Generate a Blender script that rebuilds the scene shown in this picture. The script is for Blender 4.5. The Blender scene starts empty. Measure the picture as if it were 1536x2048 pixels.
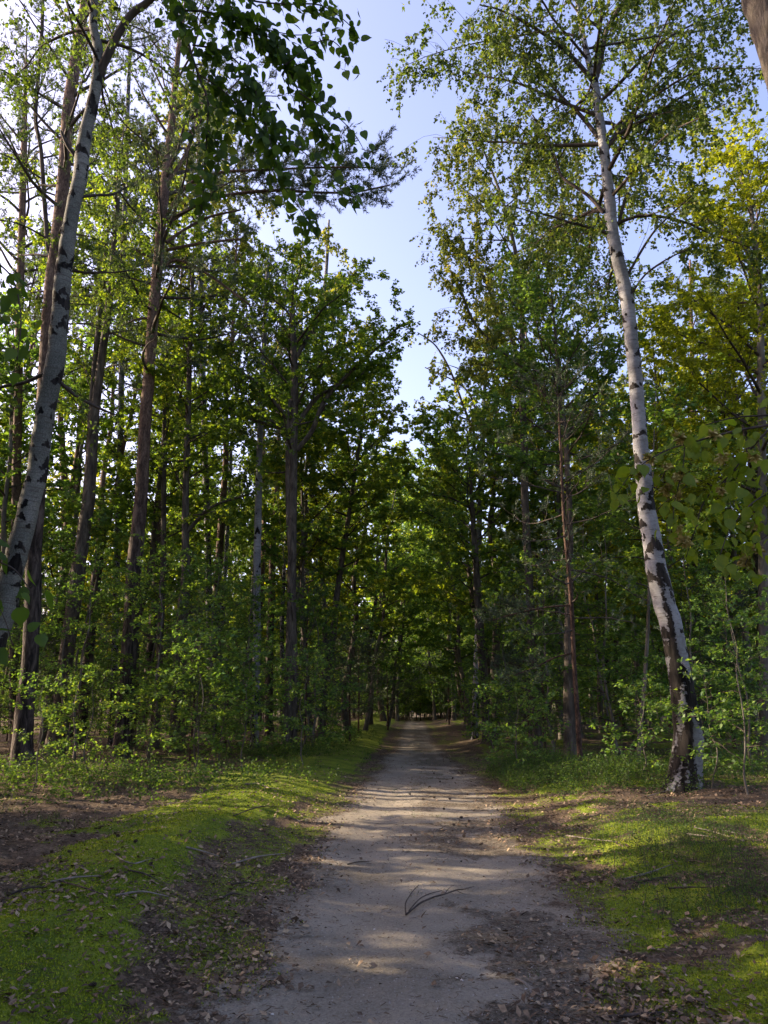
import bpy, math, random
import numpy as np
from mathutils import Euler
from math import radians, sin, cos, tan, atan, pi

# ------------------------------------------------------------------ camera, sky, sun
sc = bpy.context.scene
C = sc.collection
FPX, CX, CY = 1479.0, 768.0, 1024.0
PITCH = atan(376.0/FPX)
CAMZ = 1.6
cd = bpy.data.cameras.new('camera'); cam = bpy.data.objects.new('camera', cd); C.objects.link(cam)
cam.location = (0, 0, CAMZ); cam.rotation_euler = (pi/2+PITCH, 0, 0)
cd.sensor_fit = 'VERTICAL'; cd.sensor_height = 36.0; cd.lens = FPX/2048*36.0
cd.clip_start = 0.05; cd.clip_end = 2000
sc.camera = cam

SUN_AZ = radians(76)      # to the left of the view direction
SUN_EL = radians(24)
w = bpy.data.worlds.new('World'); sc.world = w; w.use_nodes = True
nt = w.node_tree
sky = nt.nodes.new('ShaderNodeTexSky'); sky.sky_type = 'NISHITA'; sky.sun_disc = False
sky.sun_elevation = SUN_EL; sky.sun_rotation = -SUN_AZ
sky.air_density = 1.0; sky.dust_density = 3.5; sky.ozone_density = 2.0; sky.altitude = 100
bg = nt.nodes['Background']; bg.inputs['Strength'].default_value = 0.15
tint = nt.nodes.new('ShaderNodeMix'); tint.data_type = 'RGBA'; tint.blend_type = 'MULTIPLY'; tint.inputs[0].default_value = 1
tint.inputs[7].default_value = (1.17, .95, 1.02, 1)
nt.links.new(sky.outputs[0], tint.inputs[6]); nt.links.new(tint.outputs[2], bg.inputs['Color'])
sl = bpy.data.lights.new('sun', 'SUN'); sun = bpy.data.objects.new('sun', sl); C.objects.link(sun)
sl.energy = 4.7; sl.angle = radians(0.5); sl.color = (1.0, 0.80, 0.56)
sun.rotation_euler = (pi/2-SUN_EL, 0, SUN_AZ+pi)   # light travels along local -Z
sc.view_settings.view_transform = 'Standard'; sc.view_settings.look = 'None'
sc.view_settings.gamma = 1; sc.view_settings.use_curve_mapping = False
sc.view_settings.exposure = 1.78
cy = sc.cycles
cy.use_denoising = True
cy.max_bounces = 10; cy.diffuse_bounces = 5; cy.glossy_bounces = 2; cy.transmission_bounces = 8
cy.sample_clamp_indirect = 4
cy.caustics_reflective = False; cy.caustics_refractive = False

RNG = np.random.default_rng(7)
random.seed(7)
F = np.array([0, cos(PITCH), sin(PITCH)]); U = np.array([0, -sin(PITCH), cos(PITCH)]); R = np.array([1., 0, 0])
def at(px, py, Y):
    """point at forward distance Y seen at photo pixel (px,py); also metres per pixel there"""
    d = F + (px-CX)/FPX*R + (CY-py)/FPX*U
    t = Y/d[1]
    return np.array([0, 0, CAMZ]) + t*d, t/FPX
def ground_px(px, py):
    d = F + (px-CX)/FPX*R + (CY-py)/FPX*U
    t = -CAMZ/d[2]
    return t*d[0], t*d[1]

# ------------------------------------------------------------------ noise
_tab = np.random.default_rng(3).random((256, 256))
def vnoise(x, y):
    xi = np.floor(x).astype(int); yi = np.floor(y).astype(int)
    fx = x-xi; fy = y-yi; fx = fx*fx*(3-2*fx); fy = fy*fy*(3-2*fy)
    a = _tab[xi & 255, yi & 255]; b = _tab[(xi+1) & 255, yi & 255]
    c = _tab[xi & 255, (yi+1) & 255]; d = _tab[(xi+1) & 255, (yi+1) & 255]
    return (a*(1-fx)+b*fx)*(1-fy)+(c*(1-fx)+d*fx)*fy
def fbm(x, y, o=4):
    s = 0; a = .5; n = 0
    for i in range(o):
        s = s+a*vnoise(x*2**i+17.3*i, y*2**i+9.1*i); n += a; a *= .55
    return s/n
def sst(a, b, x):
    t = np.clip((x-a)/(b-a), 0, 1); return t*t*(3-2*t)

# ------------------------------------------------------------------ terrain
PY = [2048, 1950, 1850, 1750, 1700, 1650, 1600, 1550, 1500, 1450, 1425]
def curve(pxs):
    p = sorted([ground_px(a, b)[::-1] for a, b in zip(pxs, PY)])
    ys = np.array([q[0] for q in p]); xs = np.array([q[1] for q in p])
    return lambda y: np.interp(y, ys, xs)
c_sl = curve([450, 490, 550, 600, 620, 655, 700, 750, 790, 810, 822])
c_sr = curve([1260, 1230, 1190, 1110, 1050, 1015, 995, 935, 876, 850, 838])
c_mli = curve([330, 280, 340, 430, 480, 570, 650, 715, 765, 790, 808])
c_mlo = curve([-260, -150, 20, 130, 190, 290, 390, 480, 600, 700, 760])
c_mri = curve([1340, 1270, 1180, 1150, 1120, 1090, 1070, 1020, 950, 900, 870])
def hgt0(x, y):
    x = np.asarray(x, float); y = np.asarray(y, float)
    l = c_sl(y); r = c_sr(y)
    dl = np.maximum(l-x, 0); dr = np.maximum(x-r, 0)
    far = sst(300, 60, np.hypot(x, y))
    bank = .20*sst(0.1, 1.5, dl)+.22*sst(0.1, 2.0, dr)
    # moss hummocks on the left verge
    bank = bank+.10*np.exp(-((x+1.9)/.6)**2-((y-9.2)/.8)**2)+.07*np.exp(-((x+2.4)/.7)**2-((y-7.4)/.9)**2)
    n = (fbm(x*.35+5, y*.35+2, 3)-.5)*.28*sst(0, 3, dl+dr)
    n = n+(fbm(x*1.3, y*1.3, 3)-.5)*.11*(.15+.85*sst(0, .8, dl+dr))
    n = n+(fbm(x*7, y*7, 3)-.5)*.02+(fbm(x*19, y*19, 2)-.5)*.010*sst(25, 8, y)
    cx = (l+r)/2; hw = (r-l)/2
    u = (x-cx)/np.maximum(hw, .3)
    n = n-.022*np.exp(-((u+.45)/.28)**2)-.014*np.exp(-((u-.5)/.28)**2)
    return (bank+n)*far + (fbm(x*.05+3, y*.05+8, 2)-.5)*.5*sst(14, 60, np.hypot(x-cx, y)-hw)*sst(1.5, 8, dl+dr)
def hgt(x, y):
    x = np.asarray(x, float); y = np.asarray(y, float); z = hgt0(x, y)
    s_, d_, m_ = masks(x, y)
    return z+m_*.018*sst(30, 10, y)+m_*.035*(fbm(x*3.3, y*3.3, 3)-.4)*sst(30, 12, y)
def H(x, y): return float(hgt(x, y))

def masks(x, y):
    sl_, sr_, mli, mlo, mri = c_sl(y), c_sr(y), c_mli(y), c_mlo(y), c_mri(y)
    n = (fbm(x*1.1+40, y*1.1, 4)-.5); n2 = (fbm(x*3.5, y*3.5+30, 4)-.5); n3 = fbm(x*.8+9, y*1.6+77, 4)
    e = (n*.7+n2*.5)*sst(45, 12, y)*.8+n2*.1
    sand = sst(-.42, .5, x-sl_+e)*sst(-.35, .45, sr_-x+e*1.2)
    cx = (sl_+sr_)/2
    # debris on the right half of the track
    deb = sst(.0, .5, x-cx+.1+e)*sst(.40, .55, n3+n2*.5)
    mid = np.exp(-((x-cx-.15)/.42)**2)*sst(.34, .52, n3+n2*.4)*sst(7, 9.5, y)
    moss = sst(-.15, .3, mli-x+e*1.1)*sst(-.3, .35, x-mlo+e*1.8)
    moss = np.maximum(moss, sst(-.15, .3, x-mri+e)*sst(.46, .56, fbm(x*.55+3, y*.55+60, 3)+n2*.3+.10*sst(2.3, .8, x-mri)))
    moss = np.maximum(moss, 75*.01*sst(.55, .64, fbm(x*.5+80, y*.5, 3)+n2*.3)*sst(.3, 1.2, np.maximum(sl_-x, x-sr_)))
    moss = np.maximum(moss, .52*sst(1.6, .2, np.maximum(sl_-x, x-sr_)))
    moss = moss*(1-.8*sst(.53, .63, fbm(x*2.3+11, y*2.3+4, 3))*(1-.75*sst(0, .3, mli-x)*sst(-.1, .3, x-mlo)))*(1-.6*sst(.52, .62, fbm(x*.9+31, y*.9+14, 3))*sst(0, .5, x-mri))
    return sand, np.clip(np.maximum(deb, .8*mid), 0, 1)*sand, moss*(1-sand)

# ------------------------------------------------------------------ mesh building
class MB:
    def __init__(s): s.v = []; s.q = []; s.t = []; s.n = 0; s.at = []
    def add(s, v, q=None, t=None, a=None):
        v = np.asarray(v, float).reshape(-1, 3)
        if q is not None and len(q): s.q.append(np.asarray(q, int).reshape(-1, 4)+s.n)
        if t is not None and len(t): s.t.append(np.asarray(t, int).reshape(-1, 3)+s.n)
        s.v.append(v); s.n += len(v)
        s.at.append(np.zeros(len(v)) if a is None else np.asarray(a, float))
    def mesh(s, name, mat, smooth=False, attr=None):
        me = bpy.data.meshes.new(name)
        v = np.concatenate(s.v) if s.v else np.zeros((0, 3))
        q = np.concatenate(s.q) if s.q else np.zeros((0, 4), int)
        t = np.concatenate(s.t) if s.t else np.zeros((0, 3), int)
        me.vertices.add(len(v)); me.vertices.foreach_set('co', v.astype(np.float32).ravel())
        li = np.concatenate([q.ravel(), t.ravel()]).astype(np.int32)
        me.loops.add(len(li)); me.loops.foreach_set('vertex_index', li)
        st = np.concatenate([np.arange(len(q))*4, len(q)*4+np.arange(len(t))*3]).astype(np.int32)
        me.polygons.add(len(st)); me.polygons.foreach_set('loop_start', st)
        if smooth: me.polygons.foreach_set('use_smooth', np.ones(len(st), bool))
        if attr:
            a = me.attributes.new(attr, 'FLOAT', 'POINT'); a.data.foreach_set('value', np.concatenate(s.at).astype(np.float32))
        me.update(calc_edges=True)
        if mat: me.materials.append(mat)
        return me
    def obj(s, name, mat, parent=None, smooth=False, attr=None, **kw):
        return link(name, s.mesh(name, mat, smooth, attr), parent, **kw)
def link(name, me, parent=None, **kw):
    o = bpy.data.objects.new(name, me); C.objects.link(o)
    if parent: o.parent = parent
    for k, v in kw.items(): o[k] = v
    return o
def thing(name, loc, label, cat, group=None, rz=0):
    o = bpy.data.objects.new(name, None); C.objects.link(o); o.location = loc; o.rotation_euler = (0, 0, rz)
    o.empty_display_size = .2
    o['label'] = label; o['category'] = cat
    if group: o['group'] = group
    return o

def nrm(a): return a/np.maximum(np.linalg.norm(a, axis=-1, keepdims=True), 1e-9)
def smooth_line(p, k=4):
    """Catmull-Rom through rows of p (any number of columns)"""
    p = np.asarray(p, float)
    if len(p) < 3: return p
    e = np.vstack([2*p[0]-p[1], p, 2*p[-1]-p[-2]]); out = []
    for i in range(1, len(e)-2):
        for j in range(k):
            t = j/k
            out.append(.5*((2*e[i])+(e[i+1]-e[i-1])*t+(2*e[i-1]-5*e[i]+4*e[i+1]-e[i+2])*t*t+(3*e[i]-e[i-1]-3*e[i+1]+e[i+2])*t**3))
    out.append(p[-1]); return np.array(out)
def tube(mb, p, r, sides=6, rough=0, rng=RNG, a=None, cap=True):
    p = np.asarray(p, float); r = np.broadcast_to(np.asarray(r, float), (len(p),)); n = len(p)
    tg = nrm(np.gradient(p, axis=0)); ref = np.array([0, 1., 0]) if abs(tg[:, 1]).max() < .8 else np.array([1., 0, .2])
    s1 = nrm(np.cross(tg, ref)); s2 = np.cross(s1, tg)
    an = np.arange(sides)/sides*2*pi
    ring = s1[:, None]*np.cos(an)[None, :, None]+s2[:, None]*np.sin(an)[None, :, None]
    rr = r[:, None, None]*np.ones((n, sides, 1))
    if rough is not 0:
        rr = rr*(1+rough*(rng.random((n, sides, 1))-.5))
    v = p[:, None]+ring*rr
    i = np.arange(n-1)[:, None]*sides; j = np.arange(sides)[None]; k = (j+1) % sides
    q = np.stack([i+j, i+k, i+sides+k, i+sides+j], -1).reshape(-1, 4)
    tris = [[(n-1)*sides+m, (n-1)*sides+m+1, (n-1)*sides] for m in range(1, sides-1)] if cap else None
    mb.add(v.reshape(-1, 3), q, tris, a=None if a is None else np.repeat(a, sides))
def sticks(mb, P, Q, r):
    """many thin 3-sided twigs"""
    m = len(P)
    if not m: return
    d = nrm(Q-P); s1 = nrm(np.cross(d, np.array([.31, .2, .93]))); s2 = np.cross(s1, d)
    r = np.broadcast_to(r, (m,))[:, None]
    vs = []
    for base, f in ((P, 1.), (Q, .5)):
        for k in range(3):
            an = k*2*pi/3; vs.append(base+(s1*cos(an)+s2*sin(an))*r*f)
    v = np.stack(vs, 1).reshape(-1, 3)
    b = np.arange(m)[:, None]*6
    q = np.concatenate([b+np.array([[k, (k+1) % 3, 3+(k+1) % 3, 3+k]]) for k in range(3)], 0)
    mb.add(v, q)
def leaves(mb, P, size, rng, droop=.3, flat=.7, wide=.36):
    m = len(P)
    if not m: return
    a = rng.normal(size=(m, 3)); a[:, 2] = a[:, 2]*.45-droop; a = nrm(a)
    nn = rng.normal(size=(m, 3))*.75; nn[:, 2] += flat
    b = nrm(np.cross(nn, a)); nn = np.cross(a, b)
    s = (size*(.65+.6*rng.random(m)))[:, None]
    v = np.stack([P, P+a*s*.42+b*s*wide+nn*s*.08, P+a*s-nn*s*.05, P+a*s*.42-b*s*wide+nn*s*.08], 1).reshape(-1, 3)
    i = np.arange(m)[:, None]*4
    mb.add(v, i+np.array([[0, 1, 2, 3]]))
def needles(mb, P, D, rng, per=14, L=.07, wd=.0035, spread=.65, run=.12):
    """needle tufts at points P pointing along D"""
    m = len(P)
    if not m: return
    P = np.repeat(P, per, 0); D = np.repeat(D, per, 0)
    t = rng.random((m*per, 1))
    d = nrm(D+rng.normal(size=P.shape)*spread); base = P-D*run*t
    s = nrm(np.cross(d, rng.normal(size=P.shape)))*wd
    l = L*(.7+.5*rng.random((m*per, 1)))
    v = np.stack([base-s, base+s, base+d*l], 1).reshape(-1, 3)
    mb.add(v, None, np.arange(m*per*3).reshape(-1, 3))

# ------------------------------------------------------------------ materials
def mat(name):
    m = bpy.data.materials.new(name); m.use_nodes = True; t = m.node_tree
    for n in list(t.nodes): t.nodes.remove(n)
    return m, t
class N:
    def __init__(s, t): s.t = t
    def new(s, ty, **kw):
        n = s.t.nodes.new(ty)
        for k, v in kw.items():
            if k.startswith('i_'): n.inputs[k[2:].replace('_', ' ')].default_value = v
            else: setattr(n, k, v)
        return n
    def l(s, a, b): s.t.links.new(a, b)
    def coord(s, scale, kind='Object'):
        c = s.new('ShaderNodeTexCoord'); m = s.new('ShaderNodeMapping'); m.inputs['Scale'].default_value = scale
        s.l(c.outputs[kind], m.inputs['Vector']); return m.outputs[0]
    def noise(s, vec, scale=1, detail=4, rough=.55, dist=0):
        n = s.new('ShaderNodeTexNoise', i_Scale=scale, i_Detail=detail, i_Roughness=rough, i_Distortion=dist)
        if vec is not None: s.l(vec, n.inputs['Vector'])
        return n.outputs['Fac']
    def ramp(s, fac, stops):
        r = s.new('ShaderNodeValToRGB'); e = r.color_ramp.elements
        while len(e) < len(stops): e.new(.5)
        for x, (p, c) in zip(e, stops): x.position = p; x.color = (*c, 1) if len(c) == 3 else c
        s.l(fac, r.inputs[0]); return r.outputs[0]
    def mix(s, fac, a, b, blend='MIX'):
        m = s.new('ShaderNodeMix', data_type='RGBA', blend_type=blend)
        for sock, val in ((m.inputs[0], fac), (m.inputs[6], a), (m.inputs[7], b)):
            if hasattr(val, 'is_linked') or hasattr(val, 'links'): s.l(val, sock)
            elif isinstance(val, (int, float)): sock.default_value = val
            else: sock.default_value = (*val, 1)
        return m.outputs[2]
    def math(s, op, a, b=None, clamp=False):
        m = s.new('ShaderNodeMath', operation=op, use_clamp=clamp)
        for i, v in enumerate((a, b)):
            if v is None: continue
            if hasattr(v, 'links'): s.l(v, m.inputs[i])
            else: m.inputs[i].default_value = v
        return m.outputs[0]
    def mrange(s, v, a, b, c=0., d=1.):
        m = s.new('ShaderNodeMapRange'); s.l(v, m.inputs[0])
        for i, x in enumerate((a, b, c, d)): m.inputs[i+1].default_value = x
        return m.outputs[0]
    def bump(s, h, strength=.5, dist=.02):
        b = s.new('ShaderNodeBump', i_Strength=strength, i_Distance=dist); s.l(h, b.inputs['Height']); return b.outputs[0]
    def out(s, sh): o = s.new('ShaderNodeOutputMaterial'); s.l(sh, o.inputs[0])
def attr_out(n, name):
    a = n.new('ShaderNodeAttribute', attribute_name=name); return a.outputs['Fac']

def leaf_mat(name, cols, tcol, trans=.42, clump=.5, gloss=.018):
    """cols: stops of the surface colour by leaf; tcol: multiplier for light passing through"""
    m, t = mat(name); n = N(t)
    geo = n.new('ShaderNodeNewGeometry'); rnd = geo.outputs['Random Per Island']
    oi = n.new('ShaderNodeObjectInfo')
    cl = n.noise(n.coord((1, 1, 1)), clump, 2)
    f = n.math('ADD', n.math('MULTIPLY', rnd, .55), n.math('MULTIPLY', cl, .65))
    f = n.math('ADD', f, n.math('MULTIPLY', n.math('SUBTRACT', oi.outputs['Random'], .5), .22), True)
    col = n.ramp(n.math('SUBTRACT', f, .08), cols)
    br = n.mrange(rnd, 0, 1, .75, 1.25)
    hs = n.new('ShaderNodeHueSaturation'); n.l(col, hs.inputs['Color']); n.l(br, hs.inputs['Value'])
    col = hs.outputs[0]
    tc = n.mix(1., col, tcol, 'MULTIPLY')
    dif = n.new('ShaderNodeBsdfDiffuse'); n.l(col, dif.inputs[0])
    tr = n.new('ShaderNodeBsdfTranslucent'); n.l(tc, tr.inputs[0])
    mx = n.new('ShaderNodeMixShader', i_Fac=trans); n.l(dif.outputs[0], mx.inputs[1]); n.l(tr.outputs[0], mx.inputs[2])
    gl = n.new('ShaderNodeBsdfGlossy', i_Roughness=.55); gl.inputs[0].default_value = (.9, .95, 1, 1)
    m2 = n.new('ShaderNodeMixShader', i_Fac=gloss); n.l(mx.outputs[0], m2.inputs[1]); n.l(gl.outputs[0], m2.inputs[2])
    n.out(m2.outputs[0]); return m
G = {
 'birch': leaf_mat('birch_leaf', [(.0, (.030, .062, .018)), (.45, (.052, .088, .02)), (.75, (.08, .12, .022)), (.97, (.16, .16, .03))], (2.2, 2.1, .8)),
 'birch_yellow': leaf_mat('birch_leaf_turning', [(.0, (.06, .10, .025)), (.4, (.10, .145, .03)), (.75, (.15, .17, .03)), (.97, (.25, .19, .03))], (2.0, 1.8, .8)),
 'oak': leaf_mat('oak_leaf', [(.0, (.05, .10, .026)), (.5, (.09, .15, .028)), (.8, (.15, .185, .028)), (1., (.17, .16, .025))], (3.0, 2.9, .8), .42),
 'lush': leaf_mat('understory_leaf', [(.0, (.05, .115, .04)), (.5, (.08, .155, .038)), (.85, (.14, .20, .032)), (1., (.20, .20, .03))], (2.5, 2.4, .9), .40),
 'gold': leaf_mat('turning_sunlit_leaf', [(.0, (.09, .15, .02)), (.35, (.16, .20, .02)), (.7, (.23, .27, .022)), (.97, (.36, .33, .02))], (2.1, 2.0, .6), .45),  # yellow is part autumn turning, part sunlight put into the leaf colour
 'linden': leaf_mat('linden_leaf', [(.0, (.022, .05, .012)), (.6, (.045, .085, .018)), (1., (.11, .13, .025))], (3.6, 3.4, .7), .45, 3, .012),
 'lindeny': leaf_mat('linden_leaf_sunlit', [(.0, (.07, .13, .018)), (.5, (.13, .18, .022)), (1., (.24, .22, .03))], (3., 2.8, .7), .45, 3, .012),  # brighter linden copy; sunlight on the right bough is put into the colour
 'pine': leaf_mat('pine_needle', [(.0, (.035, .062, .038)), (.5, (.055, .088, .045)), (1., (.09, .11, .05))], (1.6, 1.6, .8), .25, .6, .04),
 'shrub': leaf_mat('bilberry_leaf', [(.0, (.03, .07, .02)), (.6, (.05, .10, .022)), (1., (.10, .14, .03))], (2.3, 2.1, .8), .42, .5, .012),
}
def bark_mat(name, kind):
    m, t = mat(name); n = N(t)
    v = n.coord((9, 9, 2.2)); big = n.noise(v, 1., 6, .65, .6); fine = n.noise(n.coord((40, 40, 14)), 1., 3, .6)
    hb = n.noise(n.coord((1, 1, 1)), 1.3, 3)
    pr = n.new('ShaderNodeBsdfPrincipled', i_Roughness=.88); pr.inputs['Specular IOR Level'].default_value = .2
    sep = n.new('ShaderNodeSeparateXYZ'); n.l(n.coord((1, 1, 1)), sep.inputs[0]); z = sep.outputs[2]
    if kind == 'pine':
        low = n.ramp(big, [(.38, (.010, .009, .008)), (.5, (.042, .034, .030)), (.62, (.10, .082, .072))])
        hi = n.ramp(n.math('ADD', n.math('MULTIPLY', big, .5), n.math('MULTIPLY', fine, .5)), [(.36, (.035, .023, .018)), (.48, (.10, .063, .046)), (.62, (.21, .14, .10))])
        f = n.mrange(n.math('ADD', z, n.math('MULTIPLY', hb, 3.)), 5.5, 12)
        col = n.mix(f, low, hi); bs = .9
    elif kind == 'youngpine':
        col = n.ramp(n.math('ADD', n.math('MULTIPLY', big, .5), n.math('MULTIPLY', fine, .5)), [(.40, (.016, .011, .010)), (.5, (.06, .036, .027)), (.62, (.14, .088, .062))]); bs = .5
    elif kind == 'oak':
        col = n.ramp(big, [(.3, (.022, .019, .016)), (.5, (.075, .063, .052)), (.72, (.16, .14, .11))]); bs = .9
        moss = n.mrange(n.math('ADD', hb, n.math('MULTIPLY', z, -.06)), .5, .62)
        col = n.mix(n.math('MULTIPLY', moss, .5), col, (.06, .075, .03))
    elif kind == 'grey':
        col = n.ramp(n.math('ADD', n.math('MULTIPLY', big, .4), n.math('MULTIPLY', hb, .6)), [(.35, (.045, .04, .034)), (.5, (.11, .10, .085)), (.68, (.22, .21, .18))]); bs = .4
    elif kind == 'twig':
        col = n.ramp(big, [(.3, (.025, .02, .017)), (.7, (.085, .068, .058))]); bs = .2
    elif kind == 'deadwood':
        col = n.ramp(big, [(.3, (.10, .085, .072)), (.7, (.28, .25, .22))]); bs = .4
    else:  # birch: painted marks come from the trunk's own attribute, broken up by noise
        mk = attr_out(n, 'mark')
        edge = n.noise(n.coord((16, 16, 22)), 1, 5, .65)
        mf = n.mrange(n.math('ADD', mk, n.math('MULTIPLY', n.math('SUBTRACT', edge, .5), 2.2)), .42, .55)
        lent = n.mrange(n.noise(n.coord((3.5, 3.5, 48)), 1, 4, .65), *((.54, .62) if kind == 'greybirch' else (.57, .66)))
        if kind == 'greybirch':
            base = n.ramp(n.math('ADD', n.math('MULTIPLY', hb, .5), n.math('MULTIPLY', n.noise(n.coord((60, 60, 45)), 1, 4, .7), .5)), [(.38, (.05, .055, .048)), (.5, (.12, .125, .11)), (.64, (.23, .225, .205))])
        else:
            base = n.ramp(n.math('ADD', n.math('MULTIPLY', hb, .7), n.math('MULTIPLY', edge, .3)), [(.35, (.08, .082, .085)), (.5, (.19, .195, .205)), (.65, (.32, .328, .345))])
        base = n.mix(n.math('MULTIPLY', lent, .75), base, (.07, .06, .052))
        dark = n.ramp(big, [(.40, (.004, .0035, .003)), (.62, (.032, .028, .025))])
        col = n.mix(mf, base, dark); bs = .35
        hgt_ = n.math('ADD', n.math('MULTIPLY', mf, n.mrange(big, 0, 1, .2, 1.6)), n.math('MULTIPLY', fine, .25))
        nb = n.bump(hgt_, .7, .02)
        n.l(col, pr.inputs['Base Color']); n.l(nb, pr.inputs['Normal']); n.out(pr.outputs[0]); return m
    n.l(col, pr.inputs['Base Color'])
    h = n.math('ADD', n.math('MULTIPLY', big, 1.), n.math('MULTIPLY', fine, .3))
    n.l(n.bump(h, bs, .06 if kind in ('pine', 'oak') else .015), pr.inputs['Normal'])
    n.out(pr.outputs[0]); return m
B = {k: bark_mat(k+'_bark', k) for k in ('pine', 'youngpine', 'oak', 'grey', 'twig', 'birch', 'greybirch', 'deadwood')}

def ground_mat():
    m, t = mat('forest_ground'); n = N(t)
    c = n.new('ShaderNodeTexCoord').outputs['Object']
    def nz(s, d=4, r=.6, dist=0): return n.noise(c, s, d, r, dist)
    sand = n.ramp(n.math('ADD', n.math('MULTIPLY', nz(1.1), .5), n.math('MULTIPLY', nz(55, 5, .75), .5)),
                  [(.36, (.14, .123, .096)), (.48, (.235, .21, .168)), (.62, (.335, .30, .242))])
    speck = n.mrange(nz(95, 3, .7), .60, .67)
    sand = n.mix(n.math('MULTIPLY', speck, .6), sand, (.06, .05, .04))
    litter = n.ramp(n.math('ADD', n.math('MULTIPLY', nz(28, 5, .75, .6), .7), n.math('MULTIPLY', nz(3), .3)),
                    [(.34, (.02, .016, .012)), (.46, (.07, .052, .036)), (.56, (.14, .105, .075)), (.68, (.23, .18, .135))])
    moss = n.ramp(n.math('ADD', n.math('MULTIPLY', nz(60, 5, .75), .55), n.math('MULTIPLY', nz(2.2), .45)),
                  [(.36, (.045, .07, .012)), (.47, (.115, .165, .02)), (.60, (.22, .26, .03))])
    s = attr_out(n, 'sand'); d = attr_out(n, 'debris'); mo = attr_out(n, 'moss')
    br = n.math('ADD', n.math('MULTIPLY', n.math('SUBTRACT', nz(9, 6, .75), .5), 2.2), n.math('MULTIPLY', n.math('SUBTRACT', nz(70, 4, .75), .5), 1.5))
    sf = n.mrange(n.math('ADD', s, br), .35, .70)
    df = n.math('MULTIPLY', n.mrange(n.math('ADD', d, br), .35, .8), .85)
    mf = n.mrange(n.math('ADD', mo, br), .38, .62)
    col = n.mix(mf, litter, moss)
    col = n.mix(sf, col, sand)
    deb = n.ramp(nz(40, 5, .75, .5), [(.36, (.045, .038, .028)), (.5, (.11, .092, .068)), (.64, (.22, .19, .155))])
    col = n.mix(df, col, deb)
    pr = n.new('ShaderNodeBsdfPrincipled', i_Roughness=.95); pr.inputs['Specular IOR Level'].default_value = .1
    n.l(col, pr.inputs['Base Color'])
    h = n.math('ADD', n.math('MULTIPLY', nz(24, 6, .7), 1.), n.math('MULTIPLY', nz(90, 4, .7), .35))
    n.l(n.bump(h, .8, .03), pr.inputs['Normal'])
    n.out(pr.outputs[0]); return m
def plain(name, stops, scale=30, rough=.9, bump=.3):
    m, t = mat(name); n = N(t)
    geo = n.new('ShaderNodeNewGeometry'); oi = n.new('ShaderNodeObjectInfo')
    f = n.math('ADD', n.math('MULTIPLY', geo.outputs['Random Per Island'], .45), n.math('MULTIPLY', oi.outputs['Random'], .25))
    nz = n.noise(n.coord((1, 1, 1)), scale, 3); f = n.math('ADD', f, n.math('MULTIPLY', nz, .4))
    pr = n.new('ShaderNodeBsdfPrincipled', i_Roughness=rough); n.l(n.ramp(f, stops), pr.inputs['Base Color'])
    pr.inputs['Specular IOR Level'].default_value = .25
    n.l(n.bump(nz, bump, .004), pr.inputs['Normal']); n.out(pr.outputs[0]); return m
M_ground = ground_mat()
M_dead = plain('fallen_leaf_brown', [(.2, (.035, .025, .018)), (.45, (.11, .075, .05)), (.65, (.24, .17, .11)), (.9, (.50, .40, .25))], 40)
M_moss = leaf_mat('moss_shoot', [(.0, (.07, .11, .014)), (.4, (.14, .20, .02)), (.8, (.22, .28, .03)), (1., (.32, .33, .04))], (1.3, 1.3, .7), .3, 1.6, 0)
M_grass = leaf_mat('grass_blade', [(.0, (.03, .06, .015)), (.6, (.055, .09, .02)), (1., (.14, .14, .05))], (1.8, 1.8, .8), .3, 1.6, .02)
M_need = plain('dry_needle', [(.2, (.05, .032, .02)), (.6, (.12, .075, .045)), (.9, (.24, .17, .11))], 10)
M_cone = plain('pine_cone_scale', [(.2, (.025, .018, .014)), (.6, (.07, .05, .038)), (.9, (.13, .1, .08))], 60)
M_fruit = plain('dry_fruit_bract', [(.2, (.20, .15, .05)), (.5, (.36, .29, .09)), (.9, (.50, .44, .18))], 60)
M_chip = plain('pale_chip', [(.2, (.35, .33, .30)), (.9, (.6, .57, .53))], 60)

M_grit = plain('grit', [(.2, (.05, .042, .036)), (.5, (.16, .14, .12)), (.9, (.42, .39, .36))], 60)
# ------------------------------------------------------------------ ground sheet
def axis(a, b, fine, lo, hi, grow):
    pts = list(np.arange(lo, hi, fine)); s = fine; x = pts[-1]
    while x < b: s *= grow; x += s; pts.append(x)
    s = fine; x = pts[0]; neg = []
    while x > a: s *= grow; x -= s; neg.append(x)
    return np.array(neg[::-1]+pts)
gx = axis(-500, 500, .05, -3.2, 4.2, 1.07); 
gy = axis(-300, 700, .055, 4.0, 12.5, 1.065)
X, Y = np.meshgrid(gx, gy); Xf, Yf = X.ravel(), Y.ravel()
Z = hgt(Xf, Yf); s_, d_, m_ = masks(Xf, Yf)
Z = Z+.010*m_*fbm(Xf*14, Yf*14, 2)
nx, ny = len(gx), len(gy)
ii = (np.arange(ny-1)[:, None]*nx+np.arange(nx-1)[None]).reshape(-1, 1)
mb = MB(); mb.add(np.stack([Xf, Yf, Z], 1), ii+np.array([[0, 1, nx+1, nx]]))
gm = mb.mesh('forest_ground', M_ground, True)
for nm, va in (('sand', s_), ('debris', d_), ('moss', m_)):
    a = gm.attributes.new(nm, 'FLOAT', 'POINT'); a.data.foreach_set('value', va.astype(np.float32))
link('forest_ground', gm, kind='structure')

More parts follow.
